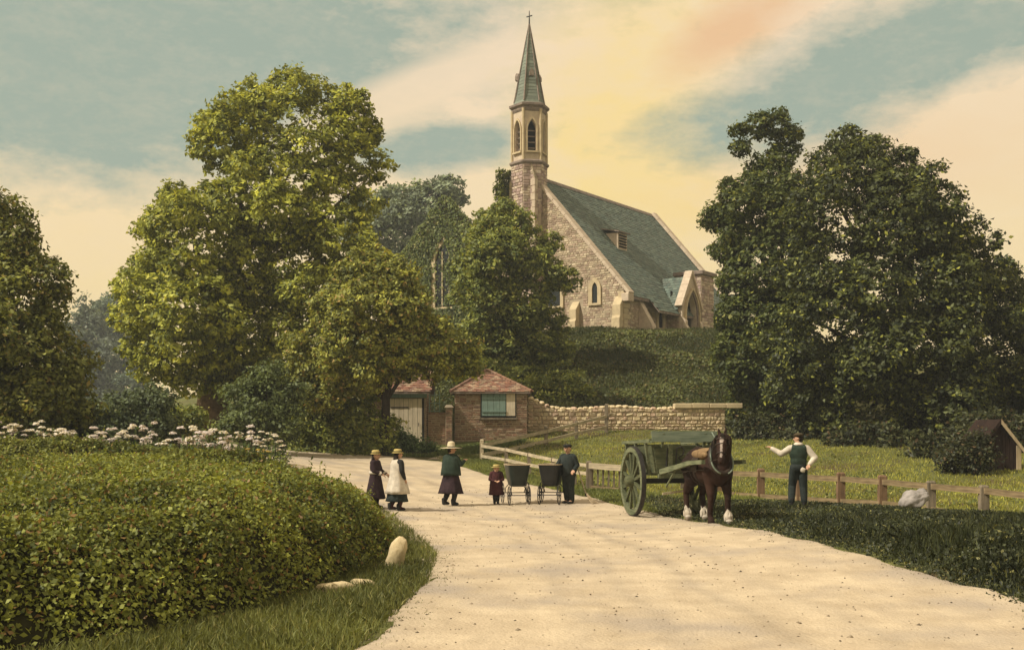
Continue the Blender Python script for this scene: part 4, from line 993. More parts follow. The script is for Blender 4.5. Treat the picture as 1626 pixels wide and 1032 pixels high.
def gable_ivy():
    rng = np.random.default_rng(91); out = []
    while len(out) < 17000:
        u, z = rng.uniform(-12.7, -3.2), rng.uniform(-.5, 10.3)
        if z > 10.15 - abs(u + 7.56) + .1*math.sin(z*5): continue
        if z > 10.3 - (-u)*1.157 + 6 and u > -3.8: continue
        du = abs(-u - 7.35)
        hw = 1.22 if z < 5.4 else 1.22*max(0, 1-((z-5.4)/1.9)**1.6)
        if 2.2 < z < 7.3 and du < hw and -u > 7.1 + .25*math.sin(z*3) and not (rng.random() < .10): continue
        out.append(tuple(CM @ Vector((-.05, -u, z))))
    for k in range(2600):                     # over the top of the gable
        u = rng.uniform(-12.6, -3.6); out.append(tuple(CM @ Vector((rng.uniform(.0, 1.1), -u, 10.0 - abs(u + 7.56) + rng.uniform(-.05, .18)))))
    return out
nW = tuple((CM.to_3x3() @ Vector((-1, 0, 0))))
ivy('ivy', 'thick ivy covering the left gable of the church round its pointed window', gable_ivy(), nW, 92, .10, ((.040,.048,.014),(.13,.13,.028),(.18,.15,.035)))
def turret_ivy():
    rng = np.random.default_rng(93); out = []
    while len(out) < 6000:
        z = rng.uniform(5, 11.0 ); y = rng.uniform(.95, 1.75); x = rng.uniform(-1.4, .3)
        if y > 1.95 - (z-5)*.07 + .12*math.sin(z*4): continue
        out.append(tuple(CM @ Vector((x, y + .25, z))))
    return out
ivy('ivy', 'ivy climbing the left side of the bell turret below the string course', turret_ivy(), tuple(CM.to_3x3() @ Vector((-.4, .9, 0))), 94, .11, ((.05,.055,.012),(.14,.13,.02)))

# ================================================================ sheds
def build_shed_right():
    x0, x1, y0, y1 = -2.50, .66, 48.0, 51.0; zb, ze = 1.2, 3.72
    S = empty('shed', ((x0+x1)/2, y0, zb)); o = Vector(S.location)
    W = lambda x, y, z: Vector((x, y, z)) - o
    mb = MB(); mb.box(W(x0, y0, zb-.4), W(x1, y1, ze)); mb.build('wall', 'mortar', S)
    wx0, wx1, wz0, wz1 = -1.32, .14, 2.66, 3.63
    def iv(z):
        L = x1-x0
        if wz0-.1 < z+zb < wz1+.02: return [(0, wx0-x0-.06), (wx1-x0+.06, L)]
        return [(0, L)]
    blocks('brickwork', S, 'brick', W(x0, y0, zb), (1,0,0), (0,-1,0), iv, 0, ze-zb-.05, .082, .225, .022, BRICK, 101, .014, .004)
    blocks('brickwork', S, 'brick', W(x0, y1, zb), (0,-1,0), (-1,0,0), lambda z: [(0, 3.0)], 0, ze-zb-.05, .082, .225, .022, BRICK, 102, .014, .004)
    blocks('brickwork', S, 'brick', W(x1, y0, zb), (0,1,0), (1,0,0), lambda z: [(0, 3.0)], 0, ze-zb-.05, .082, .225, .022, BRICK, 103, .014, .004)
    # shutter opening
    mb = MB(); mb.box(W(wx0-.05, y0-.035, wz0-.08), W(wx1+.05, y0+.0, wz1+.03)); mb.build('window_frame', 'void', S)
    nP = 4; ws = wx0 + (wx1-wx0)*.72
    sh = MB(); sh.bar(W(wx0, y0-.09, wz0+.2), W(ws, y0-.09, wz0+.2), .03, .08); sh.bar(W(wx0, y0-.09, wz1-.2), W(ws, y0-.09, wz1-.2), .03, .08); sh = sh.build('shutter', 'teal', S)
    for k in range(nP):
        a = wx0 + (ws-wx0)*k/nP; b = wx0 + (ws-wx0)*(k+1)/nP - .012
        mb = MB(); mb.box(W(a, y0-.075, wz0), W(b, y0-.04, wz1)); mb.build('plank', 'teal', sh)
    mb = MB(); mb.box(W(ws+.02, y0-.06, wz0), W(wx1, y0-.038, wz1)); mb.build('shutter', 'cream', S).__setitem__('label', 'narrow cream shutter panel')
    mb = MB(); mb.box(W(wx0-.1, y0-.14, wz0-.16), W(wx1+.1, y0, wz0-.085)); mb.build('sill', 'post', S)
    # hipped tile roof
    pk = W(-1.12, 49.5, 4.72); ov = .18
    c = [W(x0-ov, y0-ov, ze-.02), W(x1+ov, y0-ov, ze-.02), W(x1+ov, y1+ov, ze-.02), W(x0-ov, y1+ov, ze-.02)]
    mb = MB(); mb.add(c+[pk]+[p - Vector((0,0,.07)) for p in c], [(0,1,4),(1,2,4),(2,3,4),(3,0,4),(0,5,6,1),(1,6,7,2),(2,7,8,3),(3,8,5,0),(5,8,7,6)]); rf = mb.build('roof', 'lead', S)
    for i in range(4):
        a, b = c[i], c[(i+1) % 4]; u = (b-a).normalized(); L = (b-a).length; t = (pk-a).dot(u); f = a+u*t; v = (pk-f); H = v.length; v.normalize(); n = u.cross(v)
        tiles('roof_tiles', rf, 'tile', a + n*.004, u, v, n, lambda x, y, t=t, H=H, L=L: t*y/H - .06 < x < L-(L-t)*y/H + .06, L, H, .19, .13, .03, TILE, 110+i)
        e = a; m = max(6, int((pk-e).length/.3))
        for k in range(m):
            mb = MB(); p = e.lerp(pk, k/m); q = e.lerp(pk, (k+.98)/m); mb.tube([p+Vector((0,0,.03)), q+Vector((0,0,.03))], [.085, .07], 6); mb.build('hip_tile', 'tile', rf)
    return tag(S, 'small brick shed with hipped tile roof and teal shuttered window', 'shed')
build_shed_right()

def build_shed_left():
    x0, x1, y0, y1 = -6.35, -3.68, 47.0, 49.6; zb, ze = 1.1, 3.66
    S = empty('shed', ((x0+x1)/2, y0, zb)); o = Vector(S.location); W = lambda x, y, z: Vector((x, y, z)) - o
    mb = MB(); mb.box(W(x0, y0, zb-.3), W(x1, y1, ze)); mb.build('wall', 'mortar', S)
    dx0, dx1 = -5.22, -3.84
    blocks('brickwork', S, 'brick', W(x0, y0, zb), (1,0,0), (0,-1,0), lambda z: [(0, dx0-x0-.1), (dx1-x0+.08, x1-x0)], 0, ze-zb-.05, .082, .225, .022, BRICK, 121, .014, .004)
    blocks('brickwork', S, 'brick', W(x1, y0, zb), (0,1,0), (1,0,0), lambda z: [(0, 2.6)], 0, ze-zb-.05, .082, .225, .022, BRICK, 122, .014, .004)
    D = MB(); D.box(W(dx0-.09, y0-.05, zb), W(dx0, y0, 3.4)); D.box(W(dx1, y0-.05, zb), W(dx1+.07, y0, 3.4)); D.box(W(dx0, y0-.01, zb), W(dx1, y0, 3.4)); d = D.build('door', 'void', S)
    n = 7
    for k in range(n):
        a = dx0 + (dx1-dx0)*k/n; b = dx0 + (dx1-dx0)*(k+1)/n - .012
        mb = MB(); mb.box(W(a, y0-.05-.006*(k % 2), zb+.1), W(b, y0-.015, 3.38)); mb.build('plank', 'cream', d)
    for z in (1.75, 3.0): mb = MB(); mb.bar(W(dx0+.02, y0-.068, z), W(dx0+.8, y0-.068, z), .012, .05); mb.build('hinge', 'iron', d)
    mb = MB(); mb.tube([W(dx1-.15, y0-.07, 2.2), W(dx1-.15, y0-.11, 2.25), W(dx1-.15, y0-.07, 2.34)], .014, 6); mb.build('handle', 'iron', d)
    mb = MB(); mb.box(W(x0-.1, y0-.13, 3.42), W(x1+.04, y0-.02, 3.70)); mb.build('lintel', 'teal', S)
    zr = 4.75; yr = (y0+y1)/2; s = math.hypot(yr-y0+.25, zr-ze); 
    mb = MB(); mb.prism([W(x0-.2, y0-.25, ze+.0), W(x0-.2, yr, zr), W(x0-.2, y1+.25, ze), W(x0-.2, y1+.25, ze-.08), W(x0-.2, yr, zr-.1), W(x0-.2, y0-.25, ze-.08)], 0, (x1-x0+.4,0,0)); rf = mb.build('roof', 'lead', S)
    v = Vector((0, yr-y0+.25, zr-ze)).normalized(); nn = Vector((1,0,0)).cross(v)
    tiles('roof_tiles', rf, 'tile', W(x0-.2, y0-.25, ze)+nn*.004, (1,0,0), v, nn, lambda x, y: True, x1-x0+.35, s, .19, .13, .03, TILE, 123)
    for k in range(9):
        mb = MB(); a = x0-.2+k*.335; mb.tube([W(a, yr, zr+.01), W(a+.33, yr, zr+.01)], .09, 6); mb.build('ridge_tile', 'tile', rf)
    return tag(S, 'small shed with broad cream plank door under a teal lintel', 'shed')
build_shed_left()

def build_gate_wall():
    x0, x1, y = -3.62, -2.55, 47.25
    S = empty('garden_wall', ((x0+x1)/2, y, 1.15)); o = Vector(S.location); W = lambda x, yy, z: Vector((x, yy, z)) - o
    mb = MB(); mb.box(W(x0, y, .9), W(x1-.02, y+.25, 2.72)); mb.build('core', 'mortar', S)
    blocks('brickwork', S, 'brick', W(x0, y, 1.15), (1,0,0), (0,-1,0), lambda z: [(0, x1-x0-.32)], -.1, 1.6, .082, .225, .022, BRICK, 131, .014, .004)
    mb = MB(); mb.box(W(x1-.30, y-.16, .9), W(x1-.02, y+.28, 3.0)); pr = mb.build('pier', 'mortar', S)
    blocks('brickwork', pr, 'brick', W(x1-.30, y-.16, 1.15), (1,0,0), (0,-1,0), lambda z: [(0, .28)], -.1, 1.85, .082, .2, .022, BRICK, 132, .014, .004)
    mb = MB(); mb.prism([W(x1-.36, y-.22, 3.0), W(x1+.04, y-.22, 3.0), W(x1-.05, y-.22, 3.12), W(x1-.27, y-.22, 3.12)], 0, (0,.55,0)); mb.build('cap', 'dressed_pink', pr)
    for k in range(5):
        mb = MB(); a = x0+.02+k*.15; mb.box(W(a, y-.02, 2.7), W(a+.14, y+.27, 2.79)); mb.build('coping_brick', 'brick', S)
    tag(S, 'low brick wall with a pier between the two sheds', 'wall')
    T = empty('trellis', (-3.35, 47.45, 2.7)); 
    for k in range(3): mb = MB(); mb.bar((-.22+k*.22, 0, -.1), (-.22+k*.22, 0, 1.0), .04, .04, (0,1,0)); mb.build('upright', 'teal', T)
    for k in range(3): mb = MB(); mb.bar((-.26, -.03, .15+k*.35), (.26, -.03, .15+k*.35), .03, .035); mb.build('slat', 'teal', T)
    tag(T, 'small greenish wooden trellis above the low brick wall', 'trellis')
build_gate_wall()

# ================================================================ stone wall
def build_stone_wall():
    y = 50.0; x0, x1 = .72, 9.72
    S = empty('stone_wall', (x0, y, 1.9)); o = Vector(S.location); W = lambda x, yy, z: Vector((x, yy, z)) - o
    def top(x): return 3.02 + max(0, (1.75-x)/1.03)*.42 if x < 1.75 else 3.02 + .06*math.sin(x*1.7)
    mb = MB(); xs = np.linspace(x0, x1-.05, 40)
    for s in range(39):
        a, b = xs[s], xs[s+1]; mb.prism([W(a, y, 1.5), W(b, y, 1.5), W(b, y, top(b)), W(a, y, top(a))], 0, (0,.45,0))
    mb.build('core', 'mortar', S)
    WST = [(.62,.50,.31),(.70,.57,.35),(.54,.43,.27),(.66,.51,.33),(.48,.36,.24),(.74,.62,.40),(.56,.40,.28)]
    def iv(z):
        zz = z+1.9
        if zz < 2.96: return [(0, x1-x0)]
        if zz < 3.4: return [(0, 1.03*(1-(zz-3.02)/.42))]
        return []
    blocks('stonework', S, 'stone', W(x0, y, 1.9), (1,0,0), (0,-1,0), iv, -.25, 1.45, .15, .23, .05, WST, 141, .024, .032)
    blocks('stonework', S, 'stone', W(x1-.03, y, 1.9), (0,1,0), (1,0,0), lambda z: [(0,.45)], -.25, 1.1, .16, .25, .05, WST, 142, .025, .02)
    rng = random.Random(9); x = x0 + .02
    proto = []
    for k in range(6):
        mb = MB(); mb.lathe([(.10,0),(.17,.04),(.175,.12),(.12,.2),(.04,.22)], 7, Matrix.Diagonal((1, 1.7, 1, 1)), lambda a, z: rng.uniform(-.14,.14)); b = mb.build('coping_stone', 'stone', S); 
        me = b.data; c = rng.choice(WST); f = rng.uniform(.9, 1.3); set_cols(me, np.tile(np.array(c)*f, (len(me.vertices), 1))); proto.append(b)
    used = 0
    while x < 7.4:
        b = proto[used] if used < 6 else link(proto[rng.randrange(6)].copy(), S)
        used += 1; w = rng.uniform(.85, 1.15); b.location = W(x+.13, y+.2, top(x)-.03); b.scale = (.88*w, .85, rng.uniform(.55, .8)); b.rotation_euler = (0, rng.uniform(-.15, .15), rng.uniform(-.4, .4)); x += .27*w
    # flat slabs at the right end, the last one overhanging
    for a, b in ((7.4,8.2),(8.2,9.0),(9.0,9.75),(9.75,10.5)):
        mb = MB(); mb.box(W(a, y-.12, 3.03+rng.uniform(-.01,.01)), W(b-.012, y+.55, 3.25+rng.uniform(-.01,.012))); mb.build('coping_slab', 'dressed', S, bevel=.025)
    return tag(S, 'long dry-stone wall with rough coping at the back of the paddock', 'wall')
build_stone_wall()

# ================================================================ fences
def post(parent, p, h, w, mat, o, ztop=None, name='post'):
    mb = MB(); zg = tz1(p[0], p[1]); zt = ztop if ztop is not None else zg + h; q = Vector(p[:2] + (0,)) if not isinstance(p, Vector) else Vector((p.x, p.y, 0))
    b = q + Vector((0, 0, zg-.25)) - o; t = q + Vector((0, 0, zt)) - o
    r = w/2; vs = []
    for c, k in ((b, 1), (t - Vector((0,0,.04)), .96), (t, .65)):
        vs += [c + Vector((sx*r*k, sy*r*k, 0)) for sx, sy in ((-1,-1),(1,-1),(1,1),(-1,1))]
    fs = [(3,2,1,0),(8,9,10,11)] + [(i*4+k, i*4+(k+1)%4, i*4+4+(k+1)%4, i*4+4+k) for i in range(2) for k in range(4)]
    mb.add(vs, fs); return mb.build(name, mat, parent)
def rail(parent, a, b, o, mat, w=.05, h=.10, name='rail'):
    mb = MB(); a, b = Vector(a)-o, Vector(b)-o; c = a.lerp(b, .5); d = (b-a); L = d.length
    mb.bar((-L/2, 0, 0), (L/2, 0, 0), w, h); r = mb.build(name, mat, parent)
    r.location = c; r.rotation_euler = d.to_track_quat('X', 'Z').to_euler(); return r

def build_fences():
    # right roadside fence
    pts = [(1140,31.6),(1208,30.5),(1270,29.4),(1335,28.4),(1401,27.3),(1478,26.2),(1562,25.1),(1650,24.0),(1745,22.9)]
    top = [750,753,757,760,765,772,779,789,800]; bot = [782,787,791,795,798,808,820,835,850]
    o = Vector(((pts[0][0]-CX)/F*pts[0][1], pts[0][1], .1)); R = empty('post_and_rail_fence', o)
    rng = random.Random(3); prev = None
    for (px, Y), t, b in zip(pts, top, bot):
        p = P(px, t, Y); q = P(px, b, Y)
        post(R, p, 1, .19, 'rust' if px < 1420 else 'post', o, p.z + .16 + rng.uniform(-.03, .04))
        if prev:
            for k, z in ((0, p), (1, q)):
                a = prev[k] - Vector((0, .09, 0)); e = z - Vector((0, .09, 0)); rail(R, a, e, o, 'railb', .06, .14 if k == 0 else .11)
        prev = (p, q)
    tag(R, 'brown post-and-rail fence behind the man on the right', 'fence')
    # fence climbing to the stone wall
    A = [(765,42.0,707,722,697),(804,43.6,699,715,0),(867,46.0,685,700,688-12),(915,47.7,673,688,668),(963,49.5,661,678,641)]
    o = Vector(P(765, 730, 42)); R = empty('post_and_rail_fence', o); prev = None
    for px, Y, t, b, pt in A:
        p, q = P(px, t, Y), P(px, b, Y)
        if pt: post(R, p, 1, .15, 'rail' if px == 765 else 'post', o, P(px, pt, Y).z)
        if prev:
            for k, z in ((0, p), (1, q)): rail(R, prev[k]-Vector((0,.1,0)), z-Vector((0,.1,0)), o, 'rail', .06, .125)
        prev = (p, q)
    tag(R, 'pale rail fence climbing from the corner post to the stone wall', 'fence')
    # fence coming down beside the road
    B = [(765,42.0,708,724),(804,39.4,714,730),(840,37.2,722,738),(878,35.2,730,744),(912,33.6,736,749),(935,32.4,739,752)]
    o = Vector(P(804, 735, 39.4)); R = empty('post_and_rail_fence', o); prev = None
    for i, (px, Y, t, b) in enumerate(B):
        p, q = P(px, t, Y), P(px, b, Y)
        if i not in (0, 5): post(R, p, 1, .13, 'post', o, p.z + .08)
        if prev:
            for k, z in ((0, p), (1, q)): rail(R, prev[k]-Vector((0,.08,0)), z-Vector((0,.08,0)), o, 'rail', .05, .10)
        prev = (p, q)
    tag(R, 'weathered rail fence running down behind the two prams', 'fence')
    # paling panel left of the cart
    a, b = P(935, 739, 32.3), P(990, 743, 31.6); o = Vector((a.x, a.y, .3)); R = empty('paling_fence', o)
    post(R, a, 1, .16, 'post', o, a.z+.14); post(R, b, 1, .17, 'post', o, b.z+.12)
    mid = P(1085, 750, 31.9); post(R, mid, 1, .15, 'post', o, mid.z+.1); end = P(1138, 751, 31.7)
    rail(R, a-Vector((0,.10,0)), b-Vector((0,.10,0)), o, 'rail', .05, .17); rail(R, b-Vector((0,.1,0)), mid-Vector((0,.1,0)), o, 'railb'); rail(R, mid-Vector((0,.1,0)), end-Vector((0,.1,0)), o, 'railb')
    d = Vector((0,0,.62)); rail(R, a-d-Vector((0,.02,0)), b-d-Vector((0,.02,0)), o, 'railb', .05, .08); rail(R, b-d, mid-d, o, 'railb', .05, .08); rail(R, mid-d, end-d, o, 'railb', .05, .08)
    for k in range(6):
        t = (k+.7)/6.4; p = a.lerp(b, t); mb = MB(); mb.bar(p-o+Vector((0,.03,-.05)), Vector((p.x, p.y+.03, tz1(p.x, p.y)-.05))-o, .055, .03, (0,1,0)); mb.build('pale', 'post', R)
    tag(R, 'short paling fence panel just left of the cart wheel', 'fence')
build_fences()

# ================================================================ small hut on the right
def build_hut():
    Y = 36.0; S = empty('hut', (P(1586, 750, Y).x, Y, tz1(P(1586,0,Y).x, Y))); z0 = S.location.z
    hw, ze, zp = .62, P(0, 708, Y).z - z0, P(0, 670, Y).z - z0
    mb = MB(); mb.prism([(-hw,0,-.2),(hw,0,-.2),(hw,0,ze),(0,0,zp-.05),(-hw,0,ze)], 0, (0,1.6,0)); mb.build('core', 'void', S)
    n = 9
    for k in range(n):
        a, b = -hw + 2*hw*k/n, -hw + 2*hw*(k+1)/n - .012
        za, zb_ = (ze + (zp-.05-ze)*(1-abs(q)/hw) for q in (a, b))
        mb = MB(); mb.prism([(a,-.025-.004*(k%2),-.1),(b,-.025-.004*(k%2),-.1),(b,-.025-.004*(k%2),zb_),(a,-.025-.004*(k%2),za)], 0, (0,.022,0)); mb.build('board', 'timber_dark', S)
    s = (zp-ze)/hw
    for sx in (-1, 1):
        mb = MB(); x = sx*(hw+.2); mb.prism([(0,-.15,zp+.02),(x,-.15,ze-.2*s+.02),(x,-.15,ze-.2*s+.08),(0,-.15,zp+.09)], 0, (0,1.9,0)); mb.build('roof_slope', 'timber_dark', S)
        mb = MB(); mb.prism([(0,-.19,zp-.06),(x,-.19,ze-.2*s-.06),(x,-.19,ze-.2*s+.09),(0,-.19,zp+.1)], 0, (0,.035,0)); mb.build('bargeboard', 'bone' if sx > 0 else 'timber_dark', S)
    mb = MB(); mb.box((hw-.06,-.07,-.1),(hw+.09,.06,ze+.02)); mb.build('corner_post', 'bone', S)
    tag(S, 'small dark timber hut with pale bargeboard at the right edge', 'hut')
build_hut()

# ================================================================ flowers behind the clipped hedge
def build_flowers():
    def proto(kind, seed):
        rng = np.random.default_rng(seed); R = empty('flowering_plant'); mb = MB(); heads = []
        for k in range(5):
            a = rng.uniform(0, 6.28); d = rng.uniform(.05, .26); h = rng.uniform(.95, 1.35)
            tip = Vector((math.cos(a)*d, math.sin(a)*d, h)); mb.tube([(0,0,-.05), tip*.5+Vector((0,0,.12)), tip], [.012,.009,.006], 5); heads.append(tip)
        mb.build('stem', 'bark_dark', R)
        lv = rng.normal(0, [.16,.16,.24], (130, 3)) + (0, 0, .55); V, Fc = leaf_quads(lv, rng.normal(0,1,lv.shape)+(0,0,.6), .06, rng)
        np_mesh('leaves', V, Fc, 'leaf', R, np.repeat(leaf_cols(rng.normal(0,.5,130), 130, ((.05,.065,.02),(.12,.13,.04)), rng), 4, 0))
        for t in heads:
            n = 60; q = rng.normal(0, 1, (n, 3)); q /= np.linalg.norm(q, axis=1, keepdims=True); q *= np.array([.12,.12,.06])*rng.uniform(.6,1,(n,1)); q[:, 2] = np.abs(q[:, 2])
            V, Fc = leaf_quads(q + np.array(t), q*6 + (0,0,1) + rng.normal(0,.4,(n,3)), .034, rng, .8)
            c = np.array([.86,.80,.72]) if kind == 0 else (np.array([.80,.72,.72]) if kind == 1 else np.array([.66,.50,.10]))
            np_mesh('flower_head', V, Fc, 'petal', R, np.repeat(c*rng.uniform(.75,1.08,(n,1)), 4, 0))
        return R
    protos = [proto(0, 201), proto(1, 202), proto(0, 203), proto(1, 204)]
    rng = random.Random(12); used = set(); n = 0
    row = [(px + rng.uniform(-4, 4), 29.6 + rng.uniform(-.5, 1.6)) for px in range(-12, 400, 11) if rng.random() > .12]
    for px, Y in row:
        x = (px-CX)/F*Y; k = rng.randrange(4)
        r = protos[k] if k not in used else copy_tree(protos[k]); used.add(k)
        z = tz1(x, Y); want = P(px, 672 + rng.uniform(0, 24) + (6 if px > 250 else 0), Y).z; s = max(.7, (want - z)/1.25)
        r.location = (x, Y, z); w = rng.uniform(.75, 1.25); r.scale = (w, w, s); r.rotation_euler = (0, 0, rng.uniform(0, 6.28))
        tag(r, 'white flowering plant in the row behind the low clipped hedge', 'flowers', 'white flowers behind the low hedge')
    for px, py, Y in ((385,690,33),(404,694,33.5),(420,688,34.5),(438,692,35.5),(447,708,36),(452,716,36.5),(412,708,33)):
        x = (px-CX)/F*Y; r = copy_tree(protos[rng.randrange(4)]); z = tz1(x, Y); s = max(.35, (P(px, py, Y).z - z)/1.25); r.location = (x, Y, z); r.scale = (.9, .9, s); r.rotation_euler = (0, 0, rng.uniform(0, 6.28))
        tag(r, 'white flowering plant at the road end of the flower row', 'flowers', 'white flowers at the road end of the row')
    y = proto(2, 205); px, Y = 408, 32.2; x = (px-CX)/F*Y; y.location = (x, Y, tz1(x, Y)); y.scale = (1.2, 1.2, .62)
    tag(y, 'low yellow flowering plant near the road end of the flower row', 'flowers')
build_flowers()

# ================================================================ whitewashed stones at the hedge foot
def build_kerb_stones():
    def stone(label, c, dims, rot, seed):
        rng = np.random.default_rng(seed); bm = bmesh.new(); bmesh.ops.create_icosphere(bm, subdivisions=3, radius=1)
        ph = rng.uniform(0, 6, 6); jit = np.random.default_rng(seed+9)
        for v in bm.verts:
            p = v.co; q = Vector((math.copysign(abs(p.x)**.75, p.x), math.copysign(abs(p.y)**.75, p.y), math.copysign(abs(p.z)**.85, p.z)))
            q *= 1 + .07*math.sin(3*p.x+ph[0])*math.cos(4*p.y+ph[1]) + .06*math.sin(7*p.z+ph[2]+3*p.x) + .035*math.sin(13*p.x+9*p.y+ph[3]) + float(jit.normal(0, .018))
            v.co = Vector((q.x*dims[0], q.y*dims[1], q.z*dims[2]))
        me = bpy.data.meshes.new('kerb_stone'); bm.to_mesh(me); bm.free(); me.polygons.foreach_set('use_smooth', np.ones(len(me.polygons), bool)); me.materials.append(MT['kerb'])
        o = link(bpy.data.objects.new('kerb_stone', me)); o.location = c; o.rotation_euler = rot
        tag(o, label, 'stone', 'whitewashed stones at the hedge foot')
    c = P(629, 884, 15.9); stone('pale whitewashed stone standing upright and leaning at the hedge corner', c, (.125, .16, .29), (0, rad(16), .2), 1)
    c = P(530, 936, 13.3); stone('pale whitewashed stone lying flat, longest of the row', c, (.24, .13, .10), (0, rad(-4), .35), 2)
    c = P(577, 930, 13.8); stone('pale whitewashed stone half hidden in grass between the other two', c, (.17, .12, .09), (0, rad(6), .4), 3)
build_kerb_stones()
def build_bundle():
    Y = 24.6; c = P(1453, 822, Y); rng = np.random.default_rng(8); bm = bmesh.new(); bmesh.ops.create_icosphere(bm, subdivisions=4, radius=1)
    for v in bm.verts:
        p = v.co.copy(); f = 1 + .16*math.sin(5*p.x+2*p.y)*math.sin(4*p.z+1) + .09*abs(math.sin(9*p.x-6*p.z+2*p.y)) + .05*math.sin(15*p.y+11*p.z)
        ridge = .12*max(0, p.x)
        v.co = Vector((p.x*.31*f, p.y*.22*f, (max(p.z, -.35)*.24 + ridge)*f))
    me = bpy.data.meshes.new('cloth_bundle'); bm.to_mesh(me); bm.free(); me.polygons.foreach_set('use_smooth', np.ones(len(me.polygons), bool)); me.materials.append(MT['sack'])
    o = link(bpy.data.objects.new('cloth_bundle', me)); o.location = (c.x, Y, tz1(c.x, Y)+.18); o.rotation_euler = (0, rad(-8), .1)
    tag(o, 'pale rumpled cloth bundle lying on the grass bank by the right fence', 'bundle')
build_bundle()

# ================================================================ organic bodies
TMP = bpy.data.scenes.new('tmp')
def blob_mesh(parts, voxel, smooth=4, sub=False):
    """continuous surface grown round tapered capsules ('c',p0,r0,p1,r1) and ellipsoids ('e',c,(rx,ry,rz)[,euler])"""
    mb = MB(); nu, nv = 14, 10
    prof = [(math.sin(math.pi*i/nv), -math.cos(math.pi*i/nv)) for i in range(1, nv)]
    def ball(c, r, rot=None):
        M = Matrix.Translation(c) @ ((Euler(rot).to_matrix().to_4x4()) if rot else Matrix.Identity(4)) @ Matrix.Diagonal((*r, 1))
        vs = [M @ Vector((q*math.cos(2*math.pi*k/nu), q*math.sin(2*math.pi*k/nu), z)) for q, z in prof for k in range(nu)] + [M @ Vector((0,0,-1)), M @ Vector((0,0,1))]
        m = len(prof); fs = [(i*nu+k, i*nu+(k+1)%nu, (i+1)*nu+(k+1)%nu, (i+1)*nu+k) for i in range(m-1) for k in range(nu)]
        fs += [(m*nu, (k+1)%nu, k) for k in range(nu)] + [(m*nu+1, (m-1)*nu+k, (m-1)*nu+(k+1)%nu) for k in range(nu)]
        mb.add(vs, fs)
    for q in parts:
        if q[0] == 'e': ball(Vector(q[1]), q[2], q[3] if len(q) > 3 else None)
        else:
            _, a, ra, b, rb = q; a, b = Vector(a), Vector(b); ball(a, (ra,)*3); ball(b, (rb,)*3); d = b-a
            if d.length > 1e-5:
                M = d.to_track_quat('Z', 'Y').to_matrix(); n = 14
                rings = [p + M @ Vector((r*math.cos(2*math.pi*k/n), r*math.sin(2*math.pi*k/n), 0)) for p, r in ((a, ra), (b, rb)) for k in range(n)]
                mb.add(rings, [(k, (k+1)%n, n+(k+1)%n, n+k) for k in range(n)] + [tuple(range(n))[::-1], tuple(range(n, 2*n))])
    me = bpy.data.meshes.new('tmp'); me.from_pydata(mb.v, [], mb.f); me.update()
    o = bpy.data.objects.new('tmp', me); TMP.collection.objects.link(o)
    m = o.modifiers.new('r', 'REMESH'); m.mode = 'VOXEL'; m.voxel_size = voxel; m.use_smooth_shade = True
    if smooth: s = o.modifiers.new('s', 'SMOOTH'); s.iterations = smooth; s.factor = .5
    with bpy.context.temp_override(scene=TMP, view_layer=TMP.view_layers[0]):
        dg = bpy.context.evaluated_depsgraph_get(); dg.update()
        out = bpy.data.meshes.new_from_object(o.evaluated_get(dg))
    bpy.data.objects.remove(o); bpy.data.meshes.remove(me)
    return out
def blob(name, parts, voxel, mat, parent, smooth=4, colf=None):
    me = blob_mesh(parts, voxel, smooth); me.name = name
    if colf:
        co = np.empty(len(me.vertices)*3, np.float32); me.vertices.foreach_get('co', co); set_cols(me, colf(co.reshape(-1, 3)))
    me.materials.clear(); me.materials.append(MT[mat]); me.polygons.foreach_set('use_smooth', np.ones(len(me.polygons), bool))
    return link(bpy.data.objects.new(name, me), parent)

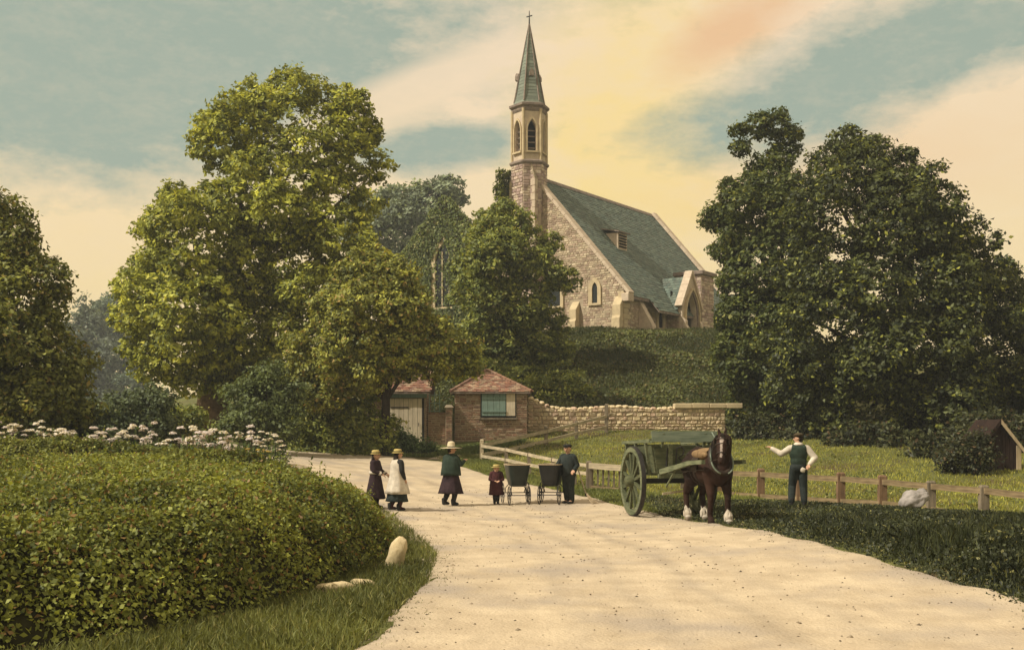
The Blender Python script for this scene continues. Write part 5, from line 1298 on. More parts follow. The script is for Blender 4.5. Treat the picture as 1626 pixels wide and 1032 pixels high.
# ================================================================ people
def build_person(label, px, py, Y, H, rz, arms, legs, clothes, hs=1.0, yaw=0.0, lean=(0, 0), hair=None, group='people on the road', ground=None, pitch=0.0):
    x = (px-CX)/F*Y; z = ground if ground is not None else tz1(x, Y) + .02
    R = empty('person', (x, Y, z), rz); R.scale = (1.13, 1.13, 1.0) if H < 1.6 else (1.05, 1.05, 1.0); tag(R, label, 'person', group)
    def T(p): p = Vector(p); return Vector(((p.x + lean[0]*p.z)*H, (p.y + lean[1]*p.z)*H, p.z*H))
    zc = 1 - .068*hs; cy, sy = math.cos(yaw), math.sin(yaw)
    def Hd(x, y, z): return Vector((x*cy - y*sy, x*sy + y*cy, z))
    hc = Vector((0, -.012, zc))
    def cap(a, ra, b, rb): return ('c', T(a), ra*H, T(b), rb*H)
    def ell(c, r, rot=None): return ('e', T(c), tuple(q*H for q in r), rot) if rot else ('e', T(c), tuple(q*H for q in r))
    yr = (0, 0, yaw)
    head = [ell(hc, (.046*hs, .056*hs, .066*hs), yr), ell(hc+Hd(0,-.014*hs,-.034*hs), (.034*hs,.040*hs,.034*hs), yr),
            cap(hc+Hd(0,-.054*hs,.004), .007*hs, hc+Hd(0,-.066*hs,-.016*hs), .009*hs)]
    for s in (-1, 1): head.append(ell(hc+Hd(s*.047*hs,.004,-.006*hs), (.008*hs,.013*hs,.019*hs), yr))
    torso = [cap((0,0,zc-.045*hs), .030, (0,.004,.80), .034), cap((-.082,0,.795), .038, (.082,0,.795), .038), ell((0,0,.72), (.098,.066,.11)), ell((0,0,.62), (.086,.062,.09)), ell((0,0,.535), (.094,.070,.07))]
    limbs = []; sleeves = []; hands = []
    for s, (el, wr) in zip((-1, 1), arms):
        sh = Vector((s*.108, 0, .792)); el, wr = Vector(el), Vector(wr)
        limbs += [cap(sh, .032, el, .026), cap(el, .026, wr, .017)]
        sleeves += [cap(sh, .043, el, .037), cap(el, .037, wr-(wr-el)*.06, .027)]
        d = (wr-el).normalized(); sd = d.cross(Vector((0,0,1))); sd = sd.normalized() if sd.length > .2 else Vector((0,-1,0)); nr = sd.cross(d)
        pm = wr + d*.045
        hands += [cap(wr, .016, wr+d*.02, .018), cap(wr+d*.02-sd*.012, .0135, pm-sd*.014, .0125), cap(wr+d*.02+sd*.012, .0135, pm+sd*.014, .0125)]
        for k, ln in enumerate((.040, .046, .043, .034)):
            b = pm + sd*(-.0195+.013*k); m = b + d*ln*.55 - nr*ln*.22; e = m + d*ln*.25 - nr*ln*.42
            hands += [cap(b, .0062, m, .0058), cap(m, .0058, e, .005)]
        tb = wr + d*.018 - sd*.018; hands += [cap(tb, .0075, tb+d*.022-sd*.02, .0068), cap(tb+d*.022-sd*.02, .0068, tb+d*.042-sd*.021-nr*.006, .0058)]
    lg = []; tr = []; bt = []
    for s, (kn, an) in zip((-1, 1), legs):
        hp = Vector((s*.05, 0, .52)); kn, an = Vector(kn), Vector(an)
        lg += [cap(hp, .058, kn, .040), cap(kn, .040, kn.lerp(an, .35), .040), cap(kn.lerp(an, .35), .040, an, .024), cap(an, .024, an+Vector((0,-.075,-.016)), .019)]
        tr += [cap(hp, .068, kn, .053), cap(kn, .053, an+Vector((0,0,.03)), .043)]
        bt += [cap(an+Vector((0,.01,.05)), .032, an+Vector((0,.008,-.012)), .029), cap(an+Vector((0,.008,-.014)), .026, an+Vector((0,-.085,-.02)), .023)]
    blob('body', head+torso+limbs+hands+lg, .0095, 'skin', R, 2)
    for s in (-1, 1):
        mb = MB(); e = hc + Hd(s*.019*hs, -.051*hs, .002)
        mb.lathe([(.0, -.006*H*hs),(.006*H*hs, -.003*H*hs),(.006*H*hs, .003*H*hs),(0, .006*H*hs)], 6, Matrix.Translation(T(e))); mb.build('eye', 'hair', R)
    mb = MB(); mb.bar(T(hc+Hd(-.014*hs,-.054*hs,-.036*hs)), T(hc+Hd(.014*hs,-.054*hs,-.036*hs)), .008*H, .006*H); mb.build('mouth', 'maroon', R)
    if hair:
        hp = [ell(hc+Hd(0,.010,.012*hs), (.050*hs,.056*hs,.060*hs), yr)]
        if hair == 'long': hp += [ell(hc+Hd(0,.036,-.05*hs), (.050*hs,.030*hs,.06*hs)), ell(hc+Hd(0,.05,-.10*hs), (.042*hs,.024*hs,.07*hs))]
        else: hp = [ell(hc+Hd(0,.012,.018*hs), (.0485*hs,.053*hs,.054*hs), yr), ell(hc+Hd(0,.026,-.02*hs), (.044*hs,.034*hs,.04*hs), yr)]
        blob('hair', hp, .010, 'hair', R, 2)
    rng = random.Random(int(px))
    def lathe(prof, name, mat, n=28, fold=0.0, nf=9, c=(0,0), sq=.8, ph=None, M=None):
        ph = rng.uniform(0, 6) if ph is None else ph; mb = MB(); vs = []; zmx = max(z for _, z in prof); zmn = min(z for _, z in prof)
        for r, zz in prof:
            for k in range(n):
                a = 2*math.pi*k/n; f = fold*(1-(zz-zmn)/(zmx-zmn+1e-6)); rr = r*(1 + f*math.sin(nf*a+ph) + f*.6*math.sin((nf//2)*a+2*ph))
                vs.append(T((c[0]+rr*math.cos(a), c[1]+rr*math.sin(a)*sq, zz)))
        m = len(prof); fs = [(i*n+k, i*n+(k+1)%n, (i+1)*n+(k+1)%n, (i+1)*n+k) for i in range(m-1) for k in range(n)]
        fs += [tuple(range(n))[::-1], tuple((m-1)*n+k for k in range(n))]
        mb.add(vs, fs); return mb.build(name, mat, R, smooth=True)
    infl = lambda p, e: [(q[0], q[1], q[2]+e*H, q[3], q[4]+e*H) if q[0] == 'c' else (q[0], q[1], tuple(v+e*H for v in q[2])) + tuple(q[3:]) for q in p]
    for c in clothes:
        k = c[0]
        if k == 'coat': blob('coat' if c[1] != 'white' else 'shirt', infl(torso[1:], .016) + sleeves, .013, c[1], R, 3)
        elif k == 'shirt': blob('shirt', infl(torso[1:], .012) + infl(sleeves, .005), .013, c[1], R, 3)
        elif k == 'waistcoat': blob('waistcoat', infl([cap((-.06,.004,.79), .036, (.06,.004,.79), .036)] + torso[2:4], .022), .013, c[1], R, 3)
        elif k == 'trousers': blob('trousers', tr + infl(torso[3:], .018), .013, c[1], R, 3)
        elif k == 'stockings': blob('stockings', infl([q for q in lg if q[2] < .05*H], .005), .011, c[1], R, 2)
        elif k == 'boots':
            for j in (0, 1): blob('boot', bt[2*j:2*j+2], .010, c[1], R, 2)
        elif k == 'skirt': lathe([(c[3], c[2]), (c[3]*.93, c[2]+.05), (.5*(c[3]+.1), c[2]*.5+.30), (.103, .58), (.092, .64)], 'skirt', c[1], fold=.11, nf=11)
        elif k == 'petticoat': lathe([(c[3], c[2]), (c[3]*.8, c[2]+.12)], 'petticoat', c[1], fold=.07, nf=11)
        elif k == 'pinafore': lathe([(c[3], c[2]), (c[3]*.95, c[2]+.06), (.14, .52), (.122, .66), (.122, .76), (.095, .83), (.06, .845)], 'pinafore', c[1], fold=.10, nf=9)
        elif k == 'cape': lathe([(.165, .50), (.16, .56), (.145, .68), (.125, .78), (.07, .845), (.04, .86)], 'cape', c[1], fold=.08, nf=8)
        elif k == 'tunic': lathe([(c[3], c[2]), (c[3]*.97, c[2]+.05), (.14, .56), (.125, .70), (.11, .80), (.05, .835)], 'coat_skirt', c[1], fold=.05, nf=9)
        elif k == 'sash': lathe([(.112, .60), (.116, .625), (.112, .65)], 'sash', c[1])
        elif k == 'collar': lathe([(.062, .835), (.064, .85), (.045, .875)], 'neckerchief', c[1])
        elif k == 'cuff':
            el, wr = Vector(arms[c[2]][0]), Vector(arms[c[2]][1]); mb = MB(); mb.tube([T(el.lerp(wr, .72)), T(el.lerp(wr, .97))], [.034*H, .032*H], 10); mb.build('cuff', c[1], R)
        elif k == 'brimhat':
            br, ch = c[2], c[3]; zt = zc + .030*hs; hatc = (hc.x, hc.y+.006)
            lathe([(br, zt-.012), (br, zt-.006), (.056*hs, zt+.004), (.054*hs, zt+ch*.6), (.044*hs, zt+ch*.92), (.015, zt+ch)], 'hat', c[1], c=hatc, sq=1.0)
            lathe([(.0575*hs, zt+.005), (.0575*hs, zt+.022)], 'hat_band', 'dark', c=hatc, sq=1.0)
        elif k == 'cap':
            zt = zc + .026*hs
            lathe([(.050*hs, zt), (.062*hs, zt+.016), (.060*hs, zt+.034), (.030, zt+.048), (.005, zt+.050)], 'cap', c[1], c=(hc.x, hc.y+.004), sq=1.1)
            a = hc + Hd(0, -.045*hs, .030*hs); mb = MB(); M = Matrix.Translation(T(a)) @ Matrix.Rotation(yaw, 4, 'Z') @ Matrix.Rotation(.25, 4, 'X')
            mb.lathe([(.045*H*hs, -.003*H), (.043*H*hs, .004*H)], 14, M @ Matrix.Diagonal((1, .75, 1, 1))); mb.build('cap_peak', c[1], R)
        elif k == 'patch':
            mb = MB(); p = Vector(c[2]); mb.lathe([(.028*H,0),(.034*H,.012*H),(.02*H,.03*H),(.004,.034*H)], 9, Matrix.Translation(T(p)) @ Matrix.Rotation(rad(90), 4, 'X') @ Matrix.Diagonal((1,1.1,-.5,1)), lambda a, z: .12*math.sin(5*a)); mb.build('handkerchief', c[1], R)
    return R

down = [((-.135,.01,.64), (-.125,-.03,.50)), ((.135,.01,.64), (.125,-.03,.50))]
stand = [((-.048,-.01,.28), (-.05,.01,.045)), ((.048,-.01,.28), (.05,0,.045))]
walk = [((-.048,-.05,.285), (-.05,.0,.045)), ((.048,-.01,.28), (.05,.09,.055))]
build_person('girl in dark plum dress and pale hat, leftmost of the group on the road', 596, 815, 26.7, 1.40, rad(75),
    [((-.14,-.03,.66), (-.10,-.14,.60)), ((.14,-.03,.66), (.09,-.14,.60))], stand,
    [('coat','plum'), ('skirt','plum',.17,.185), ('cuff','white',0), ('cuff','white',1), ('sash','white'), ('stockings','dark'), ('boots','dark'), ('brimhat','straw',.085,.062)], 1.12, 0, hair='long')
build_person('girl with long white pinafore over a dark dress and straw hat', 631, 815, 26.4, 1.46, rad(125),
    [((-.14,.0,.65), (-.13,-.05,.52)), ((.14,.0,.65), (.12,-.06,.53))], walk,
    [('coat','dark'), ('skirt','navy',.15,.18), ('pinafore','white',.28,.195), ('stockings','maroon'), ('boots','dark'), ('brimhat','straw',.088,.058)], 1.08, 0, hair='long')
build_person('woman in green cape and plum skirt with wide pale hat', 716, 808, 28.2, 1.55, rad(140),
    [((-.15,-.05,.68), (-.13,-.15,.74)), ((.14,.0,.64), (.13,-.04,.52))], walk,
    [('coat','greencoat'), ('cape','greencoat'), ('skirt','plum',.20,.19), ('stockings','dark'), ('boots','dark'), ('brimhat','palehat',.155,.105)], 1.03, rad(-35), hair='short')
build_person('small child in maroon coat and straw hat beside the left pram', 788, 806, 28.7, 1.03, rad(8),
    [((-.15,-.03,.63), (-.05,-.13,.60)), ((.15,-.03,.63), (.05,-.13,.60))], [((-.04,-.01,.28), (-.038,.01,.045)), ((.04,-.01,.28), (.038,0,.045))],
    [('coat','maroon'), ('tunic','maroon',.24,.165), ('stockings','dark'), ('boots','dark'), ('brimhat','straw',.115,.065)], 1.35, 0, hair='long')
build_person('boy in dark suit and flat cap leaning towards the right pram', 904, 805, 28.8, 1.55, rad(-42),
    [((-.15,-.06,.66), (-.10,-.22,.64)), ((.15,.03,.65), (.15,-.06,.57))], stand,
    [('coat','navy'), ('tunic','navy',.47,.12), ('trousers','navy'), ('boots','dark'), ('cap','dark')], 1.05, rad(20), lean=(.0, -.035), hair='short')
MY = 26.0; mz = P(1268, 797, MY).z
build_person('man in white shirt and dark waistcoat pointing, seen from behind by the fence', 1268, 797, MY, 1.72, rad(172),
    [((-.205,.03,.665), (-.13,.085,.575)), ((.215,-.03,.715), (.335,-.09,.790))], [((-.062,-.01,.28), (-.070,.02,.045)), ((.075,-.06,.28), (.095,.03,.045))],
    [('shirt','white'), ('waistcoat','greencoat'), ('trousers','navy'), ('boots','dark'), ('collar','white'), ('patch','white',(-.045,.087,.50)), ('cap','cap')], 1.0, rad(70), hair='short', group=None, ground=tz1((1268-CX)/F*MY, MY))

def build_broom():
    a, b, c = P(914, 733, 28.95), P(931, 786, 28.75), P(945, 804, 28.6); o = Vector((c.x, c.y, tz1(c.x, c.y))); R = empty('besom_broom', o)
    mb = MB(); mb.tube([a-o, b-o], [.016, .018], 7); mb.build('handle', 'rail', R)
    mb = MB(); rng = random.Random(4); d = (b-a).normalized(); e = Vector((c.x, c.y, o.z+.02))
    for k in range(46):
        q = Vector((rng.uniform(-.10,.10), rng.uniform(-.07,.07), rng.uniform(-.0,.04))); mb.tube([b-d*.10-o, b+(e-b)*.5-o+q*.6, e-o+q], [.006,.006,.003], 4)
    tw = mb.build('twigs', 'bone', R); tw['kind'] = 'stuff'
    mb = MB(); mb.tube([b-d*.05-o, b+d*.03-o], .035, 8); mb.build('binding', 'bark_dark', R)
    tag(R, 'twig broom leaning beside the boy in the flat cap', 'broom')
build_broom()

# ================================================================ prams
def make_wheel(parent, c, r, axis_rot, mat='iron', nsp=10, tube=.012, name='wheel', sq=False):
    mb = MB(); n = 28
    for k in range(n):
        a0, a1 = 2*math.pi*k/n, 2*math.pi*(k+1)/n
        mb.tube([(0, r*math.cos(a0), r*math.sin(a0)), (0, r*math.cos(a1), r*math.sin(a1))], tube, 5, cap=False)
    w = mb.build(name, mat, parent); w.location = c; w.rotation_euler = axis_rot
    mb = MB(); mb.lathe([(.02,-.045),(.028,-.02),(.028,.02),(.02,.045)], 10, Matrix.Rotation(rad(90), 4, 'Y')); mb.build('hub', mat, w)
    for k in range(nsp):
        a = 2*math.pi*k/nsp; mb = MB(); mb.tube([(0,0,0),(0, r*math.cos(a), r*math.sin(a))], .005, 4); mb.build('spoke', mat, w)
    return w
def build_pram(label, px, Y, rz, tub_mat, hood=False):
    x = (px-CX)/F*Y; R = empty('pram', (x, Y, tz1(x, Y)+.02), rz); tag(R, label, 'pram', 'prams on the road')
    rings = [(.17,.28,.46),(.205,.34,.50),(.235,.39,.62),(.265,.43,.80),(.295,.475,1.0),(.305,.485,1.02),(.285,.465,1.02),(.25,.42,.82),(.19,.33,.55)]
    mb = MB(); n = 24; vs = []; fs = []
    for hx, hy, z in rings:
        for k in range(n):
            a = 2*math.pi*k/n; c, s = math.cos(a), math.sin(a); vs.append(Vector((hx*math.copysign(abs(c)**.45, c), hy*math.copysign(abs(s)**.45, s), z)))
    for i in range(len(rings)-1):
        for k in range(n): fs.append((i*n+k, i*n+(k+1)%n, (i+1)*n+(k+1)%n, (i+1)*n+k))
    fs += [tuple(range(n))[::-1], tuple((len(rings)-1)*n+k for k in range(n))]; mb.add(vs, fs); mb.build('tub', tub_mat, R, smooth=False)
    mb = MB(); pts = [v + Vector((0,0,.012)) for v in vs[5*n:6*n]]
    for k in range(n): mb.tube([pts[k], pts[(k+1)%n]], .014, 5, cap=False)
    mb.build('rim', 'bone', R)
    for sy, r, hx in ((-1, .235, .26), (1, .275, .34)):
        yy = sy*.30
        mb = MB(); mb.tube([(-hx-.03, yy, r), (hx+.03, yy, r)], .012, 6); mb.build('axle', 'iron', R)
        for sx in (-1, 1):
            make_wheel(R, (sx*hx, yy, r), r, (0, 0, 0))
            mb = MB(); mb.tube([(sx*hx*.72, yy, r), (sx*hx*.80, yy*.9, r+.12), (sx*.19, yy*.75, .50)], .013, 6); mb.build('spring', 'iron', R)
    mb = MB(); mb.tube([(-.22,.44,.90),(-.22,.78,1.02),(.22,.78,1.02),(.22,.44,.90)], .013, 6); mb.build('handle', 'bone', R)
    return R
build_pram('dark green pram standing beside the small child', 821, 28.9, rad(10), 'pramg')
build_pram('black pram in front of the boy in the flat cap', 876, 28.9, rad(-14), 'pramb')

# ================================================================ cart
HEAD = Vector((.215, -.977, 0)).normalized(); HRZ = math.atan2(HEAD.y, HEAD.x)
AX = Vector((3.66, 25.8, 0))
def build_cart():
    R = empty('cart', (AX.x, AX.y, tz1(AX.x, AX.y)+.01), HRZ); tag(R, 'green two-wheeled tip cart harnessed behind the brown horse', 'cart')
    wr = .81
    for s in (-1, 1):
        mb = MB(); n = 40; prof = [(wr-.13,-.055),(wr-.02,-.055),(wr-.02,.055),(wr-.13,.055)]; vs = []; fs = []
        for k in range(n):
            a = 2*math.pi*k/n; vs += [(r*math.cos(a), y, r*math.sin(a)) for r, y in prof]
        for k in range(n):
            for i in range(4): fs.append((k*4+i, k*4+(i+1)%4, ((k+1)%n)*4+(i+1)%4, ((k+1)%n)*4+i))
        mb.add(vs, fs); w = mb.build('wheel', 'cart_pale', R); w.location = (0, s*.86, wr)
        mb = MB(); vs = []; fs = []; prof = [(wr-.019,-.05),(wr,-.05),(wr,.05),(wr-.019,.05)]
        for k in range(n):
            a = 2*math.pi*k/n; vs += [(r*math.cos(a), y, r*math.sin(a)) for r, y in prof]
        for k in range(n):
            for i in range(4): fs.append((k*4+i, k*4+(i+1)%4, ((k+1)%n)*4+(i+1)%4, ((k+1)%n)*4+i))
        mb.add(vs, fs); mb.build('tyre', 'iron', w)
        mb = MB(); mb.lathe([(.07,-.24),(.10,-.20),(.105,-.12),(.15,-.06),(.15,.06),(.12,.14),(.10,.18)], 18, Matrix.Rotation(rad(90*-s), 4, 'X')); mb.build('hub', 'cart', w, smooth=True)
        for k in range(12):
            a = 2*math.pi*(k+.5)/12; mb = MB(); d = Vector((math.cos(a), 0, math.sin(a))); mb.bar(d*.13, d*(wr-.12), .07, .05, (0,1,0)); mb.build('spoke', 'cart', w)
    mb = MB(); mb.bar((0,-.98,wr),(0,.98,wr), .11, .12); mb.build('axle', 'iron', R)
    x0, x1, zb, zt = -.95, .92, 1.02, 1.66; wb, wt = .60, .70
    for k in range(6):
        y = -wb + 2*wb*k/6; mb = MB(); mb.box((x0, y+.004, zb-.04), (x1, y+2*wb/6-.006, zb)); mb.build('floor_board', 'cart', R)
    nb = 3
    def side(s):
        for k in range(nb):
            za, zc = zb + (zt-zb)*k/nb + .004, zb + (zt-zb)*(k+1)/nb - .006; ya, yc = (wb + (wt-wb)*((q-zb)/(zt-zb)) for q in (za, zc))
            mb = MB(); mb.prism([(x0, s*ya, za), (x0, s*yc, zc), (x0, s*(yc+.035), zc), (x0, s*(ya+.035), za)], 0, (x1-x0, 0, 0)); mb.build('side_board', 'cart', R)
        for xx in (-.8, -.1, .62):
            mb = MB(); mb.bar((xx, s*(wb+.065), zb-.05), (xx, s*(wt+.065), zt+.06), .06, .055, (1,0,0)); mb.build('rib', 'cart_pale', R)
        mb = MB(); mb.bar((x0-.05, s*(wt+.05), zt+.03), (x1+.06, s*(wt+.05), zt+.10), .10, .07); mb.build('top_rail', 'cart_pale', R)
    side(-1); side(1)
    for xx, nm in ((x1, 'front_board'), (x0-.035, 'tail_board')):
        for k in range(nb):
            za, zc = zb + (zt-zb)*k/nb + .004, zb + (zt-zb)*(k+1)/nb - .006; ya, yc = (wb + (wt-wb)*((q-zb)/(zt-zb)) for q in (za, zc))
            mb = MB(); mb.prism([(xx+.001, -ya+.004, za), (xx+.001, ya-.004, za), (xx+.001, yc-.004, zc), (xx+.001, -yc+.004, zc)], 0, (.034,0,0)); mb.build(nm, 'cart', R)
    # raised fore board and its stays
    mb = MB(); mb.bar((x1+.16, -.78, 1.85), (x1+.16, .78, 1.85), .035, .25, (-.25,0,1)); mb.build('fore_board', 'cart_teal', R)
    for s in (-1, 1):
        mb = MB(); mb.bar((x1-.5, s*.76, zt+.06), (x1+.2, s*.76, 1.74), .06, .06); mb.build('stay', 'cart_pale', R)
        mb = MB(); mb.bar((x1+.06, s*.5, zt-.05), (x1+.15, s*.5, 1.92), .05, .045, (1,0,0)); mb.build('bracket', 'cart_pale', R)
    # dark ironwork and pale rib on the front, read in the photograph as an upright beside an R
    F0 = x1 + .045
    def ir(pts, r=.016): mb = MB(); mb.tube([(F0, y, z) for y, z in pts], r, 5); return mb.build('iron_strap', 'iron', R)
    mb = MB(); mb.bar((F0, -.30, zb-.02), (F0, -.30, zt+.02), .10, .05, (1,0,0)); mb.build('rib', 'cart_pale', R)
    ir([(-.40, 1.16), (-.38, 1.40), (-.36, 1.60)])
    ir([(-.16, 1.14), (-.16, 1.36), (-.14, 1.60), (-.04, 1.62), (.03, 1.55), (.0, 1.44), (-.10, 1.38), (-.02, 1.30), (.06, 1.15)])
    mb = MB(); mb.bar((F0, .36, zb-.02), (F0, .36, zt+.02), .08, .05, (1,0,0)); mb.build('rib', 'cart', R)
    # shafts
    for s in (-1, 1):
        mb = MB(); pts = [Vector((-.9, s*.52, .97)), Vector((.8, s*.53, 1.03)), Vector((1.7, s*.47, 1.17)), Vector((2.5, s*.44, 1.30)), Vector((3.25, s*.45, 1.34))]
        for a, b, h in zip(pts[:-1], pts[1:], (.12, .12, .10, .085)): mb.bar(a, b + (b-a).normalized()*.02, .085, h)
        mb.build('shaft', 'cart_pale', R)
        mb = MB(); mb.bar((1.02, s*.42, .72), (1.7, s*.46, 1.12), .03, .03); mb.build('brace', 'cart_pale', R)
    mb = MB(); mb.bar((.95,-.58,.96),(.95,.58,.96), .10, .10); mb.build('cross_bar', 'cart_pale', R)
    mb = MB(); mb.bar((.80,-.42,.55),(.80,.15,.62), .05, .05); mb.build('prop_stick', 'rail', R)
    return R
build_cart()

# ================================================================ horse
def build_horse():
    pos = AX + HEAD*2.42; R = empty('horse', (pos.x, pos.y, tz1(pos.x, pos.y)+.015), HRZ); tag(R, 'dark brown cart horse with white feet in harness before the cart', 'horse')
    c = lambda a, ra, b, rb: ('c', a, ra, b, rb)
    e = lambda p, r, rot=(0,0,0): ('e', p, r, rot)
    parts = [e((.46,0,1.13),(.36,.28,.38)), e((.02,0,1.12),(.62,.33,.36)), e((-.52,0,1.20),(.42,.31,.37)), e((.34,0,1.40),(.28,.13,.16)), e((.66,0,1.05),(.20,.22,.27)),
             c((.58,-.0,1.30),.24,(.80,-.01,1.52),.19), c((.80,-.01,1.52),.19,(.97,-.03,1.72),.15), e((.70,0,1.50),(.24,.09,.20),(0,-.7,0)),
             c((1.00,-.10,1.76),.125,(1.14,-.17,1.62),.118), c((1.14,-.17,1.62),.115,(1.28,-.24,1.40),.075), c((1.28,-.24,1.40),.075,(1.32,-.26,1.32),.072), e((1.10,-.15,1.58),(.13,.085,.15),(0,.6,-.45)), e((1.305,-.255,1.29),(.055,.06,.045))]
    def leg(front, s, dx=0.0, knee=0.0):
        y = s*.17
        if front:
            k = (.60+dx*.6+knee, y, .52); f = (.57+dx, y, .17); h = (.61+dx, y, .05)
            return [c((.52,s*.15,1.05),.19,(.55+dx*.3,y,.80),.115), c((.55+dx*.3,y,.80),.115,(k[0],y,.60),.085), e(k,(.082,.072,.09)), c(k,.066,f,.058), e((f[0],y,.20),(.062,.055,.06)), c(f,.055,h,.062), ('c',(h[0]+.01,y,.075),.068,(h[0]+.025,y,.03),.082)], (h[0], y)
        hk = (-.76+dx*.7, y, .56); f = (-.68+dx, y, .18); h = (-.63+dx, y, .05)
        return [c((-.56,s*.14,1.16),.25,(-.44+dx*.3,s*.17,.88),.17), c((-.44+dx*.3,s*.17,.88),.15,(hk[0]+.05,y,.63),.09), e((hk[0],y,.58),(.09,.066,.09)), c(hk,.068,f,.058), e((f[0],y,.21),(.062,.055,.06)), c(f,.055,h,.06), ('c',(h[0]+.01,y,.075),.066,(h[0]+.025,y,.03),.078)], (h[0], y)
    L = [leg(True, 1, .10), leg(True, -1, -.04), leg(False, 1, .05), leg(False, -1, -.08)]
    feather = []
    for (pt, (hx, y)), fr in zip(L, (1, 0, 1, 1)):
        parts += pt
        if fr: feather.append((hx, y))
    for s in (-1, 1):
        b = Vector((.955,-.08,1.86)) + Vector((-.03*s*.4, s*.062, 0)); parts += [c(b, .036, b+Vector((.0, s*.02, .075)), .030), c(b+Vector((0, s*.02, .075)), .030, b+Vector((-.005, s*.022, .13)), .010)]
    def colf(v):
        n = len(v); col = np.tile(np.array([.034,.016,.010], np.float32), (n, 1)); rng = np.random.default_rng(2)
        col *= (1 + .35*np.sin(v[:, 0]*4+v[:, 2]*3)*np.sin(v[:, 1]*5))[:, None]
        for hx, y in feather:
            m = (v[:, 2] < .27 + .03*np.sin(v[:, 0]*40+v[:, 1]*31)) & (np.hypot(v[:, 0]-hx+.03, v[:, 1]-y) < .15); col[m] = (.62,.55,.45)
            m = (v[:, 2] < .055) & (np.hypot(v[:, 0]-hx-.03, v[:, 1]-y) < .13); col[m] = (.30,.25,.19)
        hd = np.array([.14,-.07,-.30]); hd = hd/np.linalg.norm(hd); p0 = np.array([1.08,-.14,1.80]); q = v - p0; t = q @ hd
        fwd = np.array([.80,-.42,.45]); fwd /= np.linalg.norm(fwd); side = np.cross(hd, fwd); s = q @ side
        m = (t > .02) & (t < .50) & (np.abs(s) < .022 + .02*np.exp(-((t-.1)/.06)**2)) & (v[:, 0] > 1.0) & (q @ fwd > -.05); col[m] = (.44,.36,.30)
        return col
    blob('body', parts, .016, 'horse', R, 5, colf)
    # feathered fetlock hair
    rng = np.random.default_rng(6)
    for hx, y in feather:
        mb = MB()
        for k in range(60):
            a = rng.uniform(0, 6.28); p = Vector((hx-.03+math.cos(a)*.05, y+math.sin(a)*.05, .20+rng.uniform(-.02,.05))); q = Vector((hx-.02+math.cos(a)*.088, y+math.sin(a)*.085, rng.uniform(.04,.11))); mb.tube([p, p.lerp(q,.5)+Vector((math.cos(a)*.02, math.sin(a)*.02, 0)), q], [.008,.008,.003], 4)
        mb.build('feather', 'white', R)['kind'] = 'stuff'
    mb = MB()
    for k in range(150):
        t = rng.uniform(0, 1); p = Vector((.42,0,1.60)).lerp(Vector((.98,-.10,1.88)), t) + Vector((rng.uniform(-.03,.03), rng.uniform(-.02,.02), 0)); s = -1 if rng.random() < .7 else 1
        q = p + Vector((rng.uniform(-.05,.08), s*rng.uniform(.12,.19), -rng.uniform(.12,.30))); mb.tube([p, p.lerp(q,.4)+Vector((0, s*.05, .02)), q], [.010,.010,.003], 4)
    for k in range(30):
        p = Vector((1.0,-.10,1.88)); q = p + Vector((rng.uniform(.08,.16), rng.uniform(-.10,.02), -rng.uniform(.08,.18))); mb.tube([p, p.lerp(q,.5)+Vector((.04,-.02,.03)), q], [.010,.009,.003], 4)
    mb.build('mane', 'hair', R)['kind'] = 'stuff'
    mb = MB()
    for k in range(70):
        p = Vector((-.93,0,1.28)); q = Vector((-1.0+rng.uniform(-.08,.08), rng.uniform(-.09,.09), rng.uniform(.45,.7))); mb.tube([p, Vector((-1.03+rng.uniform(-.03,.03), rng.uniform(-.05,.05), 1.05)), q], [.015,.012,.004], 4)
    mb.build('tail', 'hair', R)['kind'] = 'stuff'
    for s in (-1, 1):
        d = Vector((.80,-.42,0)).normalized(); sd = Vector((-d.y, d.x, 0)); p = Vector((1.10,-.15,1.69)) + sd*s*.105
        mb = MB(); mb.lathe([(.0,-.02),(.018,-.008),(.018,.008),(0,.02)], 8, Matrix.Translation(p)); mb.build('eye', 'iron', R)
        p = Vector((1.07,-.135,1.71)) + sd*s*.135; mb = MB(); mb.box((-.065,-.006,-.065),(.065,.006,.065), Matrix.Translation(p) @ Matrix.Rotation(math.atan2(d.y, d.x)+s*.35, 4, 'Z')); mb.build('blinker', 'leather', R)
    # harness
    def ring(cn, ax, rx, rz_, r, n, name, mat, tilt=0, ym=0):
        mb = MB(); cn = Vector(cn); M = Matrix.Translation(cn) @ Matrix.Rotation(tilt, 4, 'Y')
        pts = [M @ Vector((0, rx*math.sin(2*math.pi*k/n)*(1-.18*math.cos(2*math.pi*k/n)), rz_*math.cos(2*math.pi*k/n))) for k in range(n+1)]
        mb.tube(pts, r, 8, cap=False); return mb.build(name, mat, R, smooth=True)
    ring((.68,-.01,1.36), 0, .21, .35, .058, 28, 'collar', 'leather', rad(-28))
    for s in (-1, 1):
        mb = MB(); M = Matrix.Translation((.73,-.01,1.36)) @ Matrix.Rotation(rad(-28), 4, 'Y'); pts = []
        for k in range(13):
            a = math.pi*(.02 + .90*k/12); pts.append(M @ Vector((.02, s*.215*math.sin(a)*(1-.18*math.cos(a)) + (s*.02),   .37*math.cos(a))))
        pts = [M @ Vector((-.02, s*.075, .62)), M @ Vector((0, s*.045, .50))] + pts
        mb.tube(pts, [.012,.016]+[.017]*13, 7); mb.build('hame', 'hame', R, smooth=True)
    mb = MB(); n = 15; vs = []; fs = []
    for x in (-.12, .20):
        for k in range(n):
            a = rad(-100 + 200*k/(n-1)); vs.append(Vector((x, .36*math.sin(a), 1.13 + .40*math.cos(a))))
    for x in (-.12, .20):
        for k in range(n):
            a = rad(-100 + 200*k/(n-1)); vs.append(Vector((x, .33*math.sin(a), 1.13 + .36*math.cos(a))))
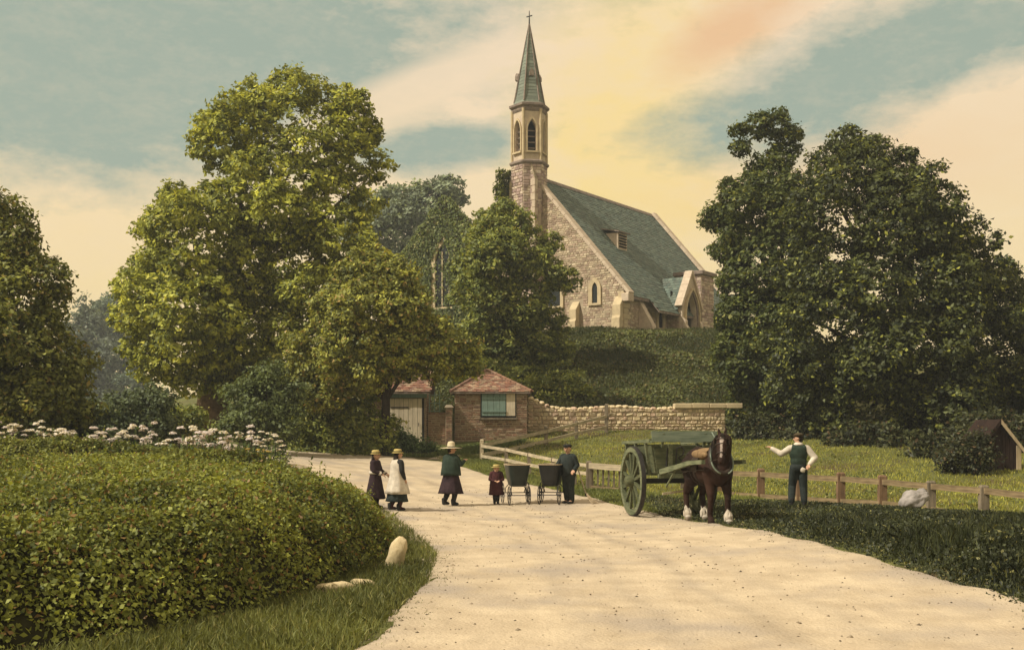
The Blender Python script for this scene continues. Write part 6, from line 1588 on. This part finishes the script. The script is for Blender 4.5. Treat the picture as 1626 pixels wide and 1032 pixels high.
    for k in range(n-1): fs += [(k, k+1, n+k+1, n+k), (2*n+k, 3*n+k, 3*n+k+1, 2*n+k+1), (k, 2*n+k, 2*n+k+1, k+1), (n+k, n+k+1, 3*n+k+1, 3*n+k)]
    mb.add(vs, fs); mb.build('saddle_pad', 'leather', R)
    blob('saddle_cloth', [('e', (.10,0,1.52), (.42,.22,.05)), ('e', (.10,-.22,1.42), (.40,.10,.12), (.8,0,0)), ('e', (.10,.22,1.42), (.40,.10,.12), (-.8,0,0))], .02, 'fleece', R, 3)
    for s in (-1, 1):
        mb = MB(); mb.bar((.58, s*.30, 1.12), (-1.25, s*.46, 1.0), .05, .015, (0,0,1)); mb.build('trace', 'leather', R)
    for x, ry, rz_ in ((.04, .345, .375), (-.18, .345, .37)):
        mb = MB(); mb.tube([(x, ry*math.sin(2*math.pi*k/24), 1.12+rz_*math.cos(2*math.pi*k/24)) for k in range(25)], .014, 5, cap=False); mb.build('girth', 'leather', R)
    mb = MB(); mb.tube([(.1,0,1.53),(-.3,0,1.56),(-.65,0,1.58),(-.92,0,1.42)], .013, 5); mb.build('back_strap', 'leather', R)
    mb = MB(); mb.tube([(-.2,-.36,1.08),(-.55,-.34,1.02),(-.88,-.22,1.0),(-.97,0,1.0),(-.88,.22,1.0),(-.55,.34,1.02),(-.2,.36,1.08)], .02, 6); mb.build('breeching', 'leather', R)
    for sg in (-1, 1): mb = MB(); mb.tube([(-.5,0,1.585),(-.55,sg*.26,1.42),(-.58,sg*.335,1.03)], .012, 5); mb.build('hip_strap', 'leather', R)
    d = Vector((.14,-.07,-.30)).normalized()
    for t, r in ((.05,.150),(.16,.135),(.34,.098)):
        p = Vector((1.02,-.11,1.76)) + Vector((.30,-.16,-.42))*t/.34*.72; mb = MB(); f = Vector((.80,-.42,.45)).normalized(); sd = d.cross(f).normalized()
        pts = [p + (f*math.cos(2*math.pi*k/16) + sd*math.sin(2*math.pi*k/16))*r for k in range(17)]; mb.tube(pts, .011, 5, cap=False); mb.build('bridle_strap', 'leather', R)
    mb = MB(); mb.tube([(1.24,-.30,1.36),(.95,-.34,1.30),(.72,-.28,1.42)], .009, 5); mb.build('rein', 'leather', R)
    return R
build_horse()

bpy.data.scenes.remove(TMP)

# ================================================================ air
def build_haze():
    mb = MB(); mb.box((-320, -60, -8), (320, 420, 34)); me_o = mb.build('haze', 'churn')
    m = bpy.data.materials.new('haze'); m.use_nodes = True; nt = m.node_tree; nt.nodes.remove(nt.nodes['Principled BSDF'])
    v = nt.nodes.new('ShaderNodeVolumePrincipled'); v.inputs['Color'].default_value = (.80, .86, .90, 1); v.inputs['Density'].default_value = .0008; v.inputs['Anisotropy'].default_value = .2
    nt.links.new(v.outputs[0], nt.nodes['Material Output'].inputs['Volume'])
    me_o.data.materials.clear(); me_o.data.materials.append(m); tag(me_o, 'thin haze filling the air over the whole scene', 'haze', kind='stuff')
build_haze()
